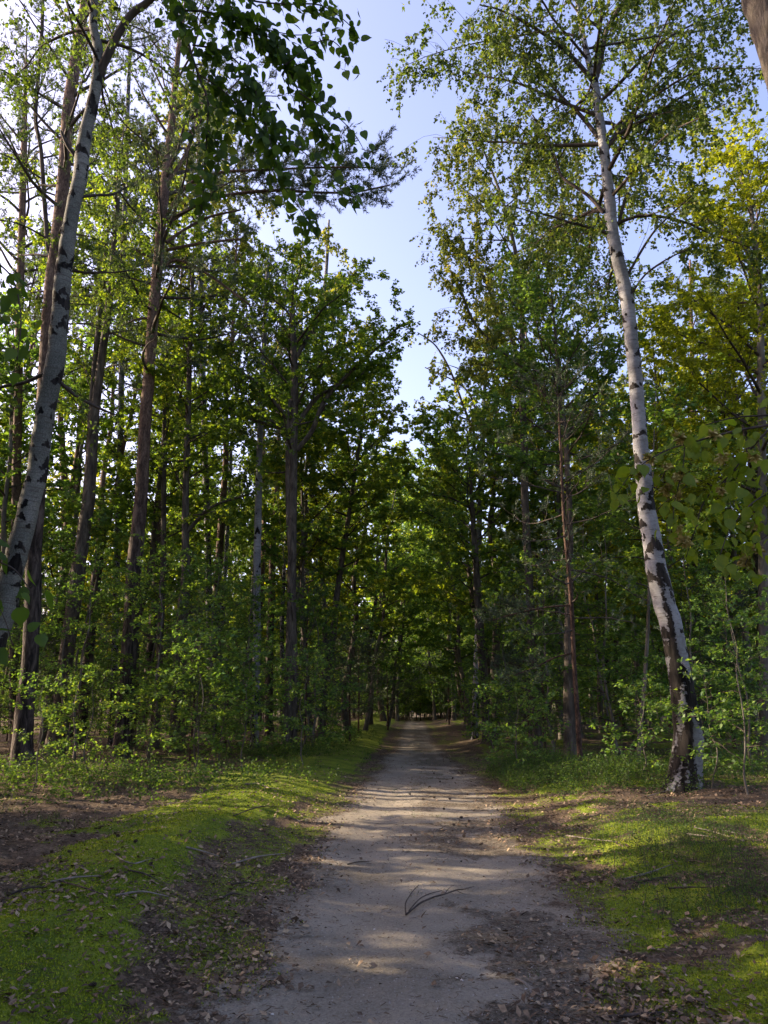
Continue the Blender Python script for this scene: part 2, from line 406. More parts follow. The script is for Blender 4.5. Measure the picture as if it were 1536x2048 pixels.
# ------------------------------------------------------------------ tree growing
def rnd_dir(rng, az, el): return np.array([cos(az)*cos(el), sin(az)*cos(el), sin(el)])
def bend_line(rng, p0, d, L, n=6, up=0., wob=.18):
    pts = [p0]; d = nrm(d)
    for i in range(n):
        d = nrm(d+rng.normal(size=3)*wob+np.array([0, 0, up])); pts.append(pts[-1]+d*L/n)
    return np.array(pts)
STY = {
 # ds: spacing of sub-branches, sub: their length share, node: node spacing, tw: twig length, lv: leaves per twig
 'oak':   dict(ds=.27, sub=.44, node=.115, tw=.27, lv=9, size=.085, droop=.25, flat=.6, up=.08, wide=.34, leaf='oak', bark='oak'),
 'lush':  dict(ds=.23, sub=.44, node=.10, tw=.25, lv=8, size=.075, droop=.15, flat=1.3, up=-.02, wide=.32, leaf='lush', bark='grey'),
 'gold':  dict(ds=.24, sub=.44, node=.11, tw=.26, lv=9, size=.075, droop=.15, flat=1.2, up=.0, wide=.34, leaf='gold', bark='grey'),
 'birch': dict(ds=.25, sub=.40, node=.155, tw=.55, lv=14, size=.055, droop=1.0, flat=.2, up=-.05, wide=.40, leaf='birch', bark='birch'),
}
def foliage(rng, mbw, mbl, line, r0, st, k=1., size=None, minfrac=.2, thin=1.):
    """sub-branches, twigs and leaves along one limb"""
    seg = np.linalg.norm(np.diff(line, axis=0), axis=1); cum = np.concatenate([[0], np.cumsum(seg)]); L = cum[-1]
    birch = st['droop'] >= .9
    s = L*minfrac; side = 1; P0 = []; D0 = []
    lines = []
    while s < L:
        t = s/L
        p = np.array([np.interp(s, cum, line[:, i]) for i in range(3)]); p2 = np.array([np.interp(min(s+.1, L), cum, line[:, i]) for i in range(3)])
        tg = nrm(p2-p) if s < L-.11 else nrm(line[-1]-line[-2])
        lat = nrm(np.cross(tg, [0, 0, 1.])+1e-6)*side; side = -side
        d = nrm(tg*.75+lat*(.8+.3*rng.normal())+rng.normal(size=3)*.28)
        sl = (L*st['sub']*(1-.55*t)+.25)*(.6+.6*rng.random())
        ln = bend_line(rng, p, d, sl, 4, st['up'], .16); lines.append((ln, max(r0*(1-t)*.45, .004)))
        s += st['ds']*(.7+.6*rng.random())/k
    lines.append((line[-3:], r0*.3))
    for ln, r in lines:
        tube(mbw, ln, np.linspace(r, .003, len(ln)), 4)
        q = smooth_line(ln, 3); sg = np.linalg.norm(np.diff(q, axis=0), axis=1); c = np.concatenate([[0], np.cumsum(sg)])
        n = max(2, int(c[-1]/st['node']*k))
        tt = np.sort(rng.random(n))**.8*c[-1]
        P0.append(np.stack([np.interp(tt, c, q[:, i]) for i in range(3)], 1)); D0.append(np.repeat(nrm(ln[-1]-ln[0])[None], n, 0))
    P = np.concatenate(P0); D = np.concatenate(D0); n = len(P)
    if thin < 1:
        kp = rng.random(n) < thin; P = P[kp]; D = D[kp]; n = len(P)
    if birch:
        td = nrm(rng.normal(size=(n, 3))*.28+np.array([0, 0, -1.])+D*.25)
        tl = st['tw']*(.35+1.1*rng.random(n)**1.5)
    else:
        td = nrm(D*.7+rng.normal(size=(n, 3))*.75); td[:, 2] *= .6; tl = st['tw']*(.5+.8*rng.random(n))
    Q = P+td*tl[:, None]
    sticks(mbw, P, Q, .0022 if not birch else .0016)
    lv = st['lv']; t = (rng.random((n, lv))*.9+.1)
    LP = P[:, None]+td[:, None]*(tl[:, None]*t)[..., None]+rng.normal(size=(n, lv, 3))*.022
    LP = LP.reshape(-1, 3)
    leaves(mbl, LP, size or st['size'], rng, st['droop'], st['flat'], st['wide'])
def pine_foliage(rng, mbw, mbl, line, r0, k=1., per=12, L=.075, wd=.004, minfrac=.3):
    seg = np.linalg.norm(np.diff(line, axis=0), axis=1); cum = np.concatenate([[0], np.cumsum(seg)]); Lt = cum[-1]
    s = Lt*minfrac; side = 1; P = []; D = []
    while s < Lt:
        t = s/Lt
        p = np.array([np.interp(s, cum, line[:, i]) for i in range(3)])
        tg = nrm(line[-1]-line[max(0, len(line)-3)]) ; lat = nrm(np.cross(tg, [0, 0, 1.])+1e-6)*side; side = -side
        d = nrm(tg*.8+lat*.8+rng.normal(size=3)*.3+np.array([0, 0, .1])); sl = (Lt*.30*(1-.5*t)+.2)*(.6+.6*rng.random())
        ln = bend_line(rng, p, d, sl, 4, .08, .15); tube(mbw, ln, np.linspace(max(r0*(1-t)*.4, .004), .003, 5), 3)
        m = max(3, int(sl/.10*k))
        for _ in range(m):
            u = .35+.65*rng.random(); b = ln[0]*(1-u)+ln[-1]*u+(ln[2]-(ln[0]+ln[-1])/2)*(1-abs(2*u-1))
            dd = nrm(nrm(ln[-1]-ln[0])+rng.normal(size=3)*.7+np.array([0, 0, .25])); q = b+dd*(.10+.12*rng.random())
            P.append(b); D.append(q-b)
        s += .2*(.7+.6*rng.random())/k
    P = np.array(P); D = np.array(D); sticks(mbw, P, P+D, .003)
    needles(mbl, P+D, nrm(D), rng, per, L, wd)
def birch_marks(v_len, rng, th, zz, dark_to=2.2, step=.33, big=1.):
    """darkness attribute on a grid (len(zz), len(th)): chevrons and bands of black bark"""
    out = np.zeros((len(zz), len(th)))
    z = dark_to*.5
    while z < zz[-1]:
        for _ in range(rng.integers(1, 4)):
            g = rng.random()**2; a0 = rng.random()*2*pi; wv = (.22+1.0*g)*big; hv = (.035+.13*g*rng.random()+.03*rng.random())*big
            da = np.abs((th[None]-a0+pi) % (2*pi)-pi)/wv
            dz = (zz[:, None]-z-rng.normal()*.08)+da*hv*1.1
            sh = np.clip(1.3-np.abs(dz)/(hv*np.clip(1-da, 0.05, 1)), 0, 1)*(da < 1)
            out = np.maximum(out, sh)
        z += step*(.5+rng.random())
    low = np.clip((dark_to-zz)/dark_to, 0, 1)[:, None]
    n = fbm(np.cos(th)[None]*1.5+5+zz[:, None]*.5, np.sin(th)[None]*1.5+zz[:, None]*1.5, 4)
    return np.maximum(out, 1.0*np.clip((n-.5)*4.6+1.2-.36*zz[:, None]*3.8/dark_to, 0, 1.2)*(low > 0))
def trunk_mesh(mb, pts, r, sides=10, marks=None, rng=RNG, k=4, flare=.0, rough=.06):
    pr = smooth_line(np.column_stack([pts, r]), k); p = pr[:, :3]; r = pr[:, 3].copy()
    zz = p[:, 2]-p[0, 2]
    r = r*(1+flare*np.exp(-np.maximum(zz, 0)/.22))
    p = p+np.column_stack([rng.normal(size=(len(p), 2)), np.zeros(len(p))])*r[:, None]*.03
    if marks is None: tube(mb, p, r, sides, rough, rng); return p, r
    # dense version with marks
    L = np.concatenate([[0], np.cumsum(np.linalg.norm(np.diff(p, axis=0), axis=1))]); m = int(L[-1]/.038)
    s = np.linspace(0, L[-1], m); p2 = np.stack([np.interp(s, L, p[:, i]) for i in range(3)], 1); r2 = np.interp(s, L, r)
    th = np.arange(28)/28*2*pi
    mk = birch_marks(L[-1], rng, th, s, **marks)
    tg = nrm(np.gradient(p2, axis=0)); s1 = nrm(np.cross(tg, [0, 1., 0])); s2 = np.cross(s1, tg)
    ring = s1[:, None]*np.cos(th)[None, :, None]+s2[:, None]*np.sin(th)[None, :, None]
    nn = fbm(th[None]*1.2+0*s[:, None], s[:, None]*3, 2)-.5
    rr = r2[:, None]*(1+.10*nn+.05*mk*fbm(th[None]*6+0*s[:, None], s[:, None]*14, 2))
    v = p2[:, None]+ring*rr[..., None]
    i = np.arange(m-1)[:, None]*28; j = np.arange(28)[None]; kk = (j+1) % 28
    mb.add(v.reshape(-1, 3), np.stack([i+j, i+kk, i+28+kk, i+28+j], -1).reshape(-1, 4), a=mk.ravel())
    return p2, r2

def grow_tree(rng, kind, trunk, rad, crown, nl, spread, leaf=None, marks=None, manual=(), size=None, el=(.2, .9), k=1., bias=None, sides=10, dens=1., flare=.35, lk=1.):
    """returns meshbuilders trunk, branchwork, crown, limbs.  trunk: points relative to the root"""
    st = dict(STY.get(kind, STY['oak']))
    mt, mw, ml = MB(), MB(), MB(); limbs = []
    birchy = kind == 'birch'; size = (size or (.075 if kind == 'pine' else st['size']))*1.18
    tp, tr = trunk_mesh(mt, trunk, rad, sides, marks, rng, flare=flare)
    if birchy and marks is None:
        zz = np.concatenate(mt.v)[:, 2]; mt.at = [np.clip(.25+.75*(fbm(zz*1.7, zz*.9+np.concatenate(mt.v)[:, 0]*9, 3)), 0, .9)*(1+.6*(zz < 1.5))*.75]
    z0, z1 = crown; zt = tp[:, 2]
    ga = rng.random()*6.28
    for i in range(nl):
        u = (i+rng.random()*.8)/nl; z = z0+(z1-z0)*u**.9
        p = np.array([np.interp(z, zt, tp[:, j]) for j in range(3)]); r = float(np.interp(z, zt, tr))
        ga += 2.4+rng.normal()*.35
        prof = (max(0.0, sin(pi*(.18+.80*u)))**.7) if kind != 'pine' else max(.25, sin(pi*(.22+.74*u)))**.8
        L = spread*prof*(.75+.4*rng.random())+.25
        if bias: L *= bias(ga % (2*pi), u)
        e = el[0]+(el[1]-el[0])*u+rng.normal()*.12
        if kind == 'pine':
            ln = bend_line(rng, p, rnd_dir(rng, ga, e), L, 7, .05, .14)
            tube(mw, smooth_line(ln, 2), np.linspace(min(r*.45, .012+.012*L), .006, 15), 5)
            pine_foliage(rng, mw, ml, ln, .02, k*dens, per=int(15*lk), L=size or .075, wd=(size or .075)*.085)
        else:
            ln = bend_line(rng, p, rnd_dir(rng, ga, e), L, 6, st['up']*.6+(.03 if not birchy else -.02), .13)
            r0 = min(r*.5, .008+.011*L)
            tube(mw, smooth_line(ln, 2), np.linspace(r0, .005, 13), 5)
            foliage(rng, mw, ml, ln, r0, st, k*dens, size)
    for item in manual:
        pts, rr, lf = item
        mb = MB(); pr = smooth_line(np.column_stack([pts, rr]), 4); tube(mb, pr[:, :3], pr[:, 3], 7, .08, rng); limbs.append(mb)
        if birchy: mb.at = [np.full(mb.n, .45)]
        if lf:
            if kind == 'pine': pine_foliage(rng, mw, ml, np.asarray(pts), rr[0]*.7, k*lf, per=int(15*lk), L=size or .075, wd=(size or .075)*.085, minfrac=.35)
            else:
                foliage(rng, mw, ml, np.asarray(pts), rr[0]*.6, st, k*lf, size)
    return mt, mw, ml, limbs
BK = {'oak': 'oak', 'lush': 'grey', 'gold': 'grey', 'birch': 'birch', 'pine': 'pine'}
def build_tree(name, root, label, cat, kind, parts, leaf=None, bark=None, group=None):
    mt, mw, ml, limbs = parts
    t = thing(name, root, label, cat, group)
    b = B[bark or BK[kind]]
    mt.obj('trunk', b, t, True, 'mark' if 'birch' in (bark or BK[kind]) else None)
    for l in limbs: l.obj('limb', b if 'birch' not in b.name else B['twig'], t, True)
    if mw.n: mw.obj('branchwork', B['twig'], t, kind='stuff')
    if ml.n: ml.obj('crown', G[leaf or kind], t, kind='stuff')
    return t
def px_line(pts, Y, root, drift=0.):
    """photo pixels (x, y, width) at forward distance Y -> points relative to root and radii"""
    P = []; Rr = []
    for i, q in enumerate(pts):
        p, m = at(q[0], q[1], Y+drift*i); P.append(p-root); Rr.append(q[2]*m/2)
    return np.array(P), np.array(Rr)
def px_trunk(pts, Y, top=None):
    """trunk following the photo; foot set on the ground, optional extension to height top"""
    P, Rr = px_line(pts, Y, np.zeros(3))
    g = H(P[0, 0], P[0, 1])
    if P[0, 2] > g+.05:
        d = P[1]-P[0]; f = P[0]-d*(P[0, 2]-g+.1)/d[2]
        # keep the foot near plumb below the lowest visible point
        P = np.vstack([f, P]); Rr = np.concatenate([[Rr[0]*1.12], Rr])
    else:
        keep = P[:, 2] > g+.15; f = P[0].copy(); f[2] = g-.1
        P = np.vstack([f, P[keep]]); Rr = np.concatenate([[Rr[0]], Rr[keep]])
    root = np.array([P[0, 0], P[0, 1], H(P[0, 0], P[0, 1])])
    if top and top > P[-1, 2]:
        d = nrm(P[-1]-P[-3]); n = 4; rem = top-P[-1, 2]
        for i in range(1, n+1):
            P = np.vstack([P, P[-1]+d/d[2]*rem/n]); Rr = np.append(Rr, max(.012, Rr[-1]*(1-i/n*.65)))
    return P-root, Rr, root

# ------------------------------------------------------------------ the trees one can tell apart
def special(name, label, cat, kind, pts, Y, crown, nl, spread, seed, top=None, manual=(), leaf=None, bark=None, marks=None, **kw):
    rng = np.random.default_rng(seed)
    P, Rr, root = px_trunk(pts, Y, top)
    man = []
    for m in manual:
        lp, lr = px_line(m[0], Y, root, m[1]); man.append((lp, lr, m[2]))
    parts = grow_tree(rng, kind, P, Rr, crown, nl, spread, marks=marks, manual=man, **kw)
    return build_tree(name, root, label, cat, kind, parts, leaf, bark)

special('birch_tree', 'white birch with black diamond bark leaning left over the right verge of the track', 'birch', 'birch',
    [(1370,1640,62),(1374,1560,56),(1376,1480,56),(1370,1420,49),(1360,1350,44),(1351,1300,43),(1342,1250,43),(1327,1200,43),(1315,1150,41),(1307,1100,38),(1298,1050,35),(1291,1000,32),(1287,950,31),(1282,900,29),(1277,830,28),(1270,750,27),(1262,670,26),(1254,600,26),(1243,550,25),(1232,500,24),(1223,450,23),(1219,400,22),(1214,350,20),(1207,290,19),(1197,220,17),(1188,160,15),(1172,100,11),(1160,40,9),(1150,-30,8)],
    12.6, (9.6, 19.5), 38, 3.7, 11, top=20, k=1.15, el=(.25,.9), marks=dict(dark_to=3.8, step=.17, big=1.25), size=.064, lk=1, sides=14,
    bias=lambda a, u: (1.0 if cos(a) < 0 else 1.05),
    manual=[([(1190,165,11),(1202,120,10),(1214,60,9),(1250,0,8),(1300,-80,6)], .03, 1.),
            ([(1192,170,10),(1150,120,9),(1110,85,7),(1060,50,6),(1000,20,4),(960,10,3)], -.12, 1.2),
            ([(1200,280,9),(1165,235,8),(1125,195,6),(1085,150,5),(1060,120,4),(985,90,3)], .12, 1.2),
            ([(1212,300,9),(1250,260,8),(1300,235,6),(1345,205,5),(1385,180,4),(1430,150,3)], -.12, 1.2),
            ([(1218,290,8),(1240,255,7),(1270,235,6),(1330,220,5),(1400,190,3)], .25, 1.2),
            ([(1237,450,7),(1250,400,6),(1275,340,5),(1292,270,4),(1320,210,3)], -.1, .7),
            ([(1207,425,8),(1175,390,7),(1125,355,6),(1112,320,5),(1090,270,4),(1065,230,3)], .1, .9),
            ([(1250,560,6),(1290,490,5),(1320,450,4),(1385,390,3)], -.2, .45),
            ([(1256,600,5),(1290,550,4),(1340,515,3),(1400,490,2)], -.2, .4)])
special('birch_tree', 'grey-white birch with dark chevron scars, forked high up, nearest the left edge', 'birch', 'birch',
    [(-30,1340,43),(8,1230,43),(20,1160,43),(36,1100,42),(49,1050,40),(61,1000,39),(73,950,38),(80,900,37),(87,850,36),(95,800,37),(106,750,37),(114,700,35),(119,640,33),(122,600,33),(126,550,32),(133,500,30),(140,450,28),(150,400,27),(161,350,28),(166,300,27),(175,250,24),(187,200,23),(195,150,20),(196,100,19),(187,50,16),(188,0,15),(192,-80,12)],
    10.0, (11.2, 18.5), 26, 3.2, 12, top=19.5, marks=dict(dark_to=1.2, step=.15, big=1.2), bark='greybirch', size=.06, sides=14,
    manual=[([(198,150,17),(215,110,17),(235,70,16),(262,30,15),(300,0,14),(350,-60,11),(400,-150,8)], -.06, .6),
            ([(150,310,10),(135,290,8),(122,262,5)], -.05, 0), ([(92,745,8),(50,765,7),(0,775,6),(-60,800,4)], .1, .4),
            ([(115,760,8),(150,790,7),(185,810,6),(230,830,4)], .15, .4)])
special('pine_tree', 'tall pine with bare grey-brown trunk standing left of the wood edge behind the grey-white birch', 'pine', 'pine',
    [(42,1570,52),(44,1500,42),(49,1430,36),(61,1300,31),(66,1200,31),(68,1100,31),(78,950,29),(88,800,28),(100,600,26),(112,500,25),(128,350,24),(139,200,22),(168,20,18),(180,-60,16)],
    16.2, (11.5, 24), 36, 3.1, 13, top=25, sides=12, size=.085)
special('pine_tree', 'straight reddish pine with long dark side boughs, third big trunk from the left edge', 'pine', 'pine',
    [(243,1500,36),(250,1400,33),(262,1250,31),(267,1150,30),(279,1030,27),(285,950,25),(290,850,24),(298,750,23),(305,650,22),(318,500,20),(327,400,19),(333,340,18),(343,250,15),(350,170,12),(357,100,10),(366,40,8)],
    20, (10.0, 24.5), 46, 3.6, 14, top=25.5, sides=12, size=.09, bias=lambda a, u: 1.2 if cos(a) > .2 else .8,
    manual=[([(336,445,9),(375,420,8),(415,400,8),(470,388,7),(550,381,6),(640,385,5),(710,384,4),(780,370,3)], .02, 2.),
            ([(333,430,8),(375,370,7),(440,345,6),(530,340,5),(640,335,4),(745,335,3)], -.3, 2.),
            ([(333,485,8),(365,462,6),(415,435,5),(480,420,4)], .2, 1.), ([(333,500,7),(400,487,6),(480,478,4)], -.1, .8),
            ([(330,530,8),(350,520,7),(385,530,6),(440,565,5),(500,610,4)], .1, .8),
            ([(338,360,8),(370,310,7),(400,230,6),(420,150,5)], .1, 1.4)])
special('birch_tree', 'dark twin-stemmed old birch with a white peeling streak between the two big left pines', 'birch', 'birch',
    [(112,1490,42),(120,1420,32),(134,1300,29),(152,1180,29),(160,1120,27),(168,1060,25),(177,1000,25),(184,900,22),(190,820,19),(203,720,16),(216,620,14),(226,520,12),(235,400,10)],
    20.5, (12, 19), 22, 2.6, 15, top=20, size=.075, bark='oak', leaf='oak',
    manual=[([(172,1000,14),(178,900,13),(184,800,12),(192,700,11),(205,580,9),(215,460,7)], .02, .9)])
special('pine_tree', 'slender brown pine trunk seen between the dark twin birch and the leaning pine stem', 'pine', 'pine',
    [(131,1300,18),(130,1180,17),(131,1080,16),(130,980,14),(125,900,13),(121,840,11),(118,700,9)], 30, (14, 22), 18, 2.4, 16, top=23, size=.11)
special('pine_tree', 'thin leaning pine stem slanting right, in front of the far left thicket', 'pine', 'pine',
    [(195,1160,16),(205,1010+60,14),(222,1020,12),(236,960,10),(245,900,9),(262,830,8)], 26, (11, 15), 10, 1.8, 17, top=15.5, size=.11)
special('oak_tree', 'thin dark oak stem just right of the reddish pine', 'oak', 'oak',
    [(312,1450,15),(318,1330,14),(324,1200,13),(327,1080,11),(328,950,10),(329,840,8),(333,720,7)], 23, (6, 14), 20, 1.9, 18, top=14.5, size=.10)
special('oak_tree', 'dark oak with a crooked bough low on its left, left of the slim white birch', 'oak', 'oak',
    [(356,1400,28),(360,1300,25),(366,1220,24),(372,1160,19),(371,1060,15),(372,950,13),(376,850,12),(379,720,10),(384,600,8)], 22, (6.5, 17), 26, 2.5, 19, top=17.5, size=.10,
    manual=[([(358,1310,12),(335,1300,10),(305,1275,9),(275,1255,8),(240,1225,5)], -.05, .5),
            ([(369,1070,9),(400,1035,8),(430,1010,6),(510,985,4)], -.1, .8)])
special('birch_tree', 'slim white birch with freckled bark standing left of the big round-crowned oak', 'birch', 'birch',
    [(508,1515,17),(511,1400,16),(514,1270,15),(514,1150,15),(517,1000,14),(519,900,12),(524,780,11),(530,650,9),(534,560,7)],
    23, (9, 16.5), 20, 1.7, 20, top=17, size=.08, marks=dict(dark_to=2.2, step=.35), leaf='birch')
special('oak_tree', 'dark double-trunked oak whose round crown reaches right toward the sky gap', 'oak', 'oak',
    [(574,1480,22),(579,1350,20),(583,1200,18),(585,1060,17),(586,950,17),(587,860,17),(589,760,15),(586,660,11)],
    21.5, (8.2, 15.2), 26, 3.1, 21, k=.85, top=15.6, size=.10, sides=12,
    manual=[([(588,1480,14),(588,1300,13),(584,1150,13),(578,1020,13),(577,900,12),(580,800,8)], .0, .3),
            ([(594,900,11),(625,860,10),(650,800,9),(700,745,7),(750,700,5),(800,650,3)], -.1, 1.3),
            ([(592,850,10),(640,790,8),(700,770,6),(740,735,5),(805,700,3)], .3, 1.3),
            ([(580,840,9),(545,800,8),(520,770,6),(460,730,4)], -.2, 1.2),
            ([(580,860,8),(540,850,7),(495,835,5),(430,800,4)], .3, 1.2),
            ([(590,720,9),(630,650,7),(660,620,5),(700,600,4)], .1, 1.2)])
special('birch_tree', 'far pale birch with weeping yellow-green twigs rising above the round-crowned oak', 'birch', 'birch',
    [(600,1440,14),(610,1200,12),(622,1000,11),(635,800,10),(648,600,8),(655,500,6),(658,440,4)],
    33, (11, 24.2), 26, 3.0, 22, size=.12, leaf='birch_yellow')
special('oak_tree', 'forked black-stemmed oak beside the left bank of the track', 'oak', 'oak',
    [(636,1480,24),(645,1400,22),(655,1330,20),(667,1260,15),(675,1180,12),(690,1080,10),(705,980,8)], 27, (5.5, 13.5), 24, 3.1, 23, top=14, size=.12,
    manual=[([(650,1360,12),(650,1280,11),(648,1200,9),(640,1100,7),(632,1000,5)], .02, .8)])
special('oak_tree', 'slight dark oak stem between the double-trunked and the forked oak', 'oak', 'oak',
    [(621,1460,12),(615,1380,12),(610,1300,10),(604,1200,9),(606,1080,7)], 26, (5.5, 12), 16, 2.1, 24, top=12.5, size=.12)
special('pine_tree', 'slim young pine with reddish stem and sparse branches in front of the right thicket', 'pine', 'pine',
    [(1163,1575,12.0),(1158,1480,10.4),(1152,1390,9.6),(1147,1300,8.8),(1143,1210,8.8),(1134,1110,8.0),(1127,1020,7.2),(1122,920,4.8),(1119,850,4.0),(1117,790,2.4)],
    15.2, (2.6, 9.0), 34, 1.6, 25, bark='youngpine', size=.075, el=(-.1,.5), dens=.9,
    manual=[([(1143,1210,4),(1090,1215,3),(1040,1225,3),(985,1240,2)], 0, 2.4), ([(1150,1305,4),(1110,1315,3),(1070,1335,3),(1030,1350,2)], 0, 2.2)])
special('oak_tree', 'stout black trunk close to the right edge of the track where it narrows', 'oak', 'oak',
    [(980,1490,30),(974,1440,23),(969,1390,20),(963,1300,17),(956,1200,15),(950,1100,12)], 26, (4.6, 11.5), 24, 3.0, 26, top=12, size=.11, leaf='lush')
special('birch_tree', 'thin pale birch with bare grey twigs just right of the sky gap', 'birch', 'birch',
    [(950,1440,13),(956,1240,13),(957,1120,12),(960,1000,11),(964,900,10),(968,800,7),(972,720,5)], 29, (9, 18.5), 16, 2.3, 27, top=19, size=.12, leaf='birch_yellow',
    marks=dict(dark_to=2., step=.5), dens=.55,
    manual=[([(960,1010,6),(930,960,5),(895,920,4),(860,880,3),(840,850,2)], 0, .25), ([(962,900,6),(930,820,5),(900,740,4),(870,690,3),(835,665,2)], 0, .25),
            ([(964,860,5),(940,790,4),(905,760,3),(850,735,2)], .2, .2)])
special('birch_tree', 'tall birch with turning yellow-green crown left of the leaning white birch', 'birch', 'birch',
    [(1076,1510,22),(1070,1380,18),(1062,1250,17),(1056,1120,16),(1050,1000,15),(1048,900,15),(1046,800,13),(1045,700,11),(1043,600,10),(1030,500,8),(1005,400,6),(975,320,4),(950,260,3)],
    22, (9.5, 21.5), 34, 2.9, 28, size=.085, leaf='birch_yellow', bark='oak',
    manual=[([(1046,800,9),(1020,730,8),(985,690,7),(945,640,6),(925,590,5),(900,540,3)], -.1, 1.1),
            ([(1046,760,8),(1015,650,7),(985,600,6),(960,540,5),(880,470,3)], .2, 1.),
            ([(1044,620,8),(1090,520,6),(1120,420,5),(1130,330,4)], 0, 1.2)])
special('oak_tree', 'dark leafy tree filling the gap between the turning birch and the leaning white birch', 'tree', 'oak',
    [(1140,1500,26),(1138,1400,23),(1137,1300,19),(1139,1180,17),(1140,1060,13),(1136,960,12),(1130,860,10),(1118,760,8),(1110,660,6)], 18.5, (7.0, 12.8), 28, 2.9, 29, top=13.2, size=.085, leaf='lush',
    manual=[([(1130,880,7),(1170,820,6),(1215,750,5),(1240,690,3)], .1, 1.2), ([(1128,850,7),(1095,800,6),(1060,750,5),(1000,700,3)], -.1, 1.2),
            ([(1132,980,7),(1090,960,6),(1040,920,5),(960,900,3)], -.2, 1.2)])
special('oak_tree', 'thin dark stem standing close behind the leaning white birch', 'tree', 'lush',
    [(1274,1540,10),(1281,1450,9),(1290,1350,8),(1296,1250,7),(1300,1120,6),(1304,1000,5)], 17, (3.6, 8.6), 20, 1.8, 30, top=9, size=.085)
special('golden_tree', 'tall tree with turning crown in sunlit golden-yellow at the right edge', 'tree', 'gold',
    [(1530,1500,22),(1528,1300,20),(1526,1100,18),(1524,900,16),(1522,700,14),(1518,560,11),(1500,400,7)], 19, (5.5, 17.2), 52, 3.6, 31, top=18, size=.09, lk=1,
    manual=[([(1505,430,7),(1480,350,6),(1450,290,5),(1420,265,4),(1390,250,2)], .0, 1.), ([(1518,560,7),(1480,480,5),(1440,430,3)], .2, .8)])
special('pine_tree', 'sunlit orange pine trunk at the right edge behind the hanging linden leaves', 'pine', 'pine',
    [(1532,1480,24),(1530,1350,23),(1528,1200,22),(1526,1080,20),(1524,980,18)], 24, (13, 20), 16, 2.4, 32, top=20, size=.10)
special('pine_tree', 'blue-green pine top rising between the leaning birch and the golden tree', 'pine', 'pine',
    [(1395,1450,16),(1392,1200,15),(1388,1000,14),(1386,800,11),(1382,620,7),(1380,520,4)], 30, (10, 19.5), 30, 2.8, 33, size=.13)

special('birch_tree', 'thin twisting dark stem with small birch leaves, left of the forked grey-white birch top', 'birch', 'birch',
    [(58,1480,11),(66,1300,10),(84,1000,10),(100,800,9),(113,590,9),(97,500,9),(90,420,9),(82,300,8),(71,240,8),(76,160,7),(84,60,7),(86,-20,6)],
    17.2, (10.5, 19), 20, 2.3, 60, top=19.5, bark='twig', size=.065, el=(-.1, .7))
special('birch_tree', 'slender birch with light airy crown between the forked birch and the reddish pine', 'birch', 'birch',
    [(225,1450,14),(232,1200,13),(240,900,12),(246,600,11),(250,400,10),(256,200,8),(262,60,6)], 26, (12, 26), 34, 3.0, 61, top=27, size=.10, leaf='birch')
special('birch_tree', 'tall yellowing birch crown high behind the reddish pine top', 'birch', 'birch',
    [(420,1450,14),(418,1200,13),(410,900,12),(402,600,10),(398,400,9),(395,200,7)], 28, (15, 29), 36, 3.3, 62, top=30, size=.115, leaf='birch_yellow')
special('pine_tree', 'tall pine with dark crown rising behind the birch at the left edge', 'pine', 'pine',
    [(28,1450,20),(30,1200,19),(34,900,17),(40,600,15),(48,300,12)], 23, (10.5, 26), 40, 3.4, 63, top=27, size=.10)

# ------------------------------------------------------------------ generic kinds for the wood behind and around
def proto(kind, seed, h, r0, crown, nl, spread, lean=.03, **kw):
    rng = np.random.default_rng(seed); n = 9
    z = np.linspace(-.15, h, n); x = np.cumsum(rng.normal(size=n)*lean*h/n); y = np.cumsum(rng.normal(size=n)*lean*h/n); x -= x[0]; y -= y[0]
    r = r0*(1-np.linspace(0, 1, n)**1.2*.88)
    return grow_tree(rng, kind, np.stack([x, y, z], 1), r, crown, nl, spread, sides=8, **kw)
PRO = {}
def add_proto(key, name, kind, args, leaf=None, bark=None, **kw):
    mt, mw, ml, _ = proto(kind, *args, **kw); b = B[bark or BK[kind]]
    PRO.setdefault(key, []).append((name, mt.mesh('trunk', b, True, 'mark' if 'birch' in b.name else None), mw.mesh('branchwork', B['twig']), ml.mesh('crown', G[leaf or kind])))
for s in range(3): add_proto('oak', 'oak_tree', 'oak', (100+s, 14+s*1.5, .16, (3.6+s*.6, 13.6+s*1.5), 26, 3.1), size=.14, k=.8, flare=.4, lean=.10)
for s in range(2): add_proto('beech', 'beech_tree', 'lush', (120+s, 11+s*3, .12, (2.2, 10.8+s*3), 28, 2.7), size=.13, k=.8, lean=.08)
for s in range(3): add_proto('pine', 'pine_tree', 'pine', (140+s, 22+s*1.5, .19, (13-s, 21.8+s*1.5), 26, 2.6), size=.16, k=.75, lk=.9)
add_proto('birch', 'birch_tree', 'birch', (160, 21, .13, (8, 20.8), 28, 2.3), size=.12, k=.75)
add_proto('birch', 'birch_tree', 'birch', (161, 18, .11, (7, 17.8), 24, 2.1), size=.12, k=.75, leaf='birch_yellow')
add_proto('gold', 'golden_tree', 'gold', (170, 14, .13, (4, 13.8), 30, 2.9), size=.13, k=.8)
for s in range(3): add_proto('under', 'young_hornbeam', 'lush', (180+s, 5.2+s*1.2, .045, (.9, 5+s*1.2), 24, 1.75), size=.085, k=.75, el=(.05, .8), lean=.14)
for s in range(3): add_proto('sap', 'sapling', 'lush', (200+s, 1.9+s*.6, .018, (.35, 1.8+s*.6), 13, .75), size=.075, k=.9, el=(.1, .8), lean=.2)
for s in range(2): add_proto('ypine', 'young_pine', 'pine', (220+s, 4.2+s*2, .045, (.7, 4.1+s*2), 26, 1.2), bark='youngpine', size=.10, k=1., el=(.0, .6))
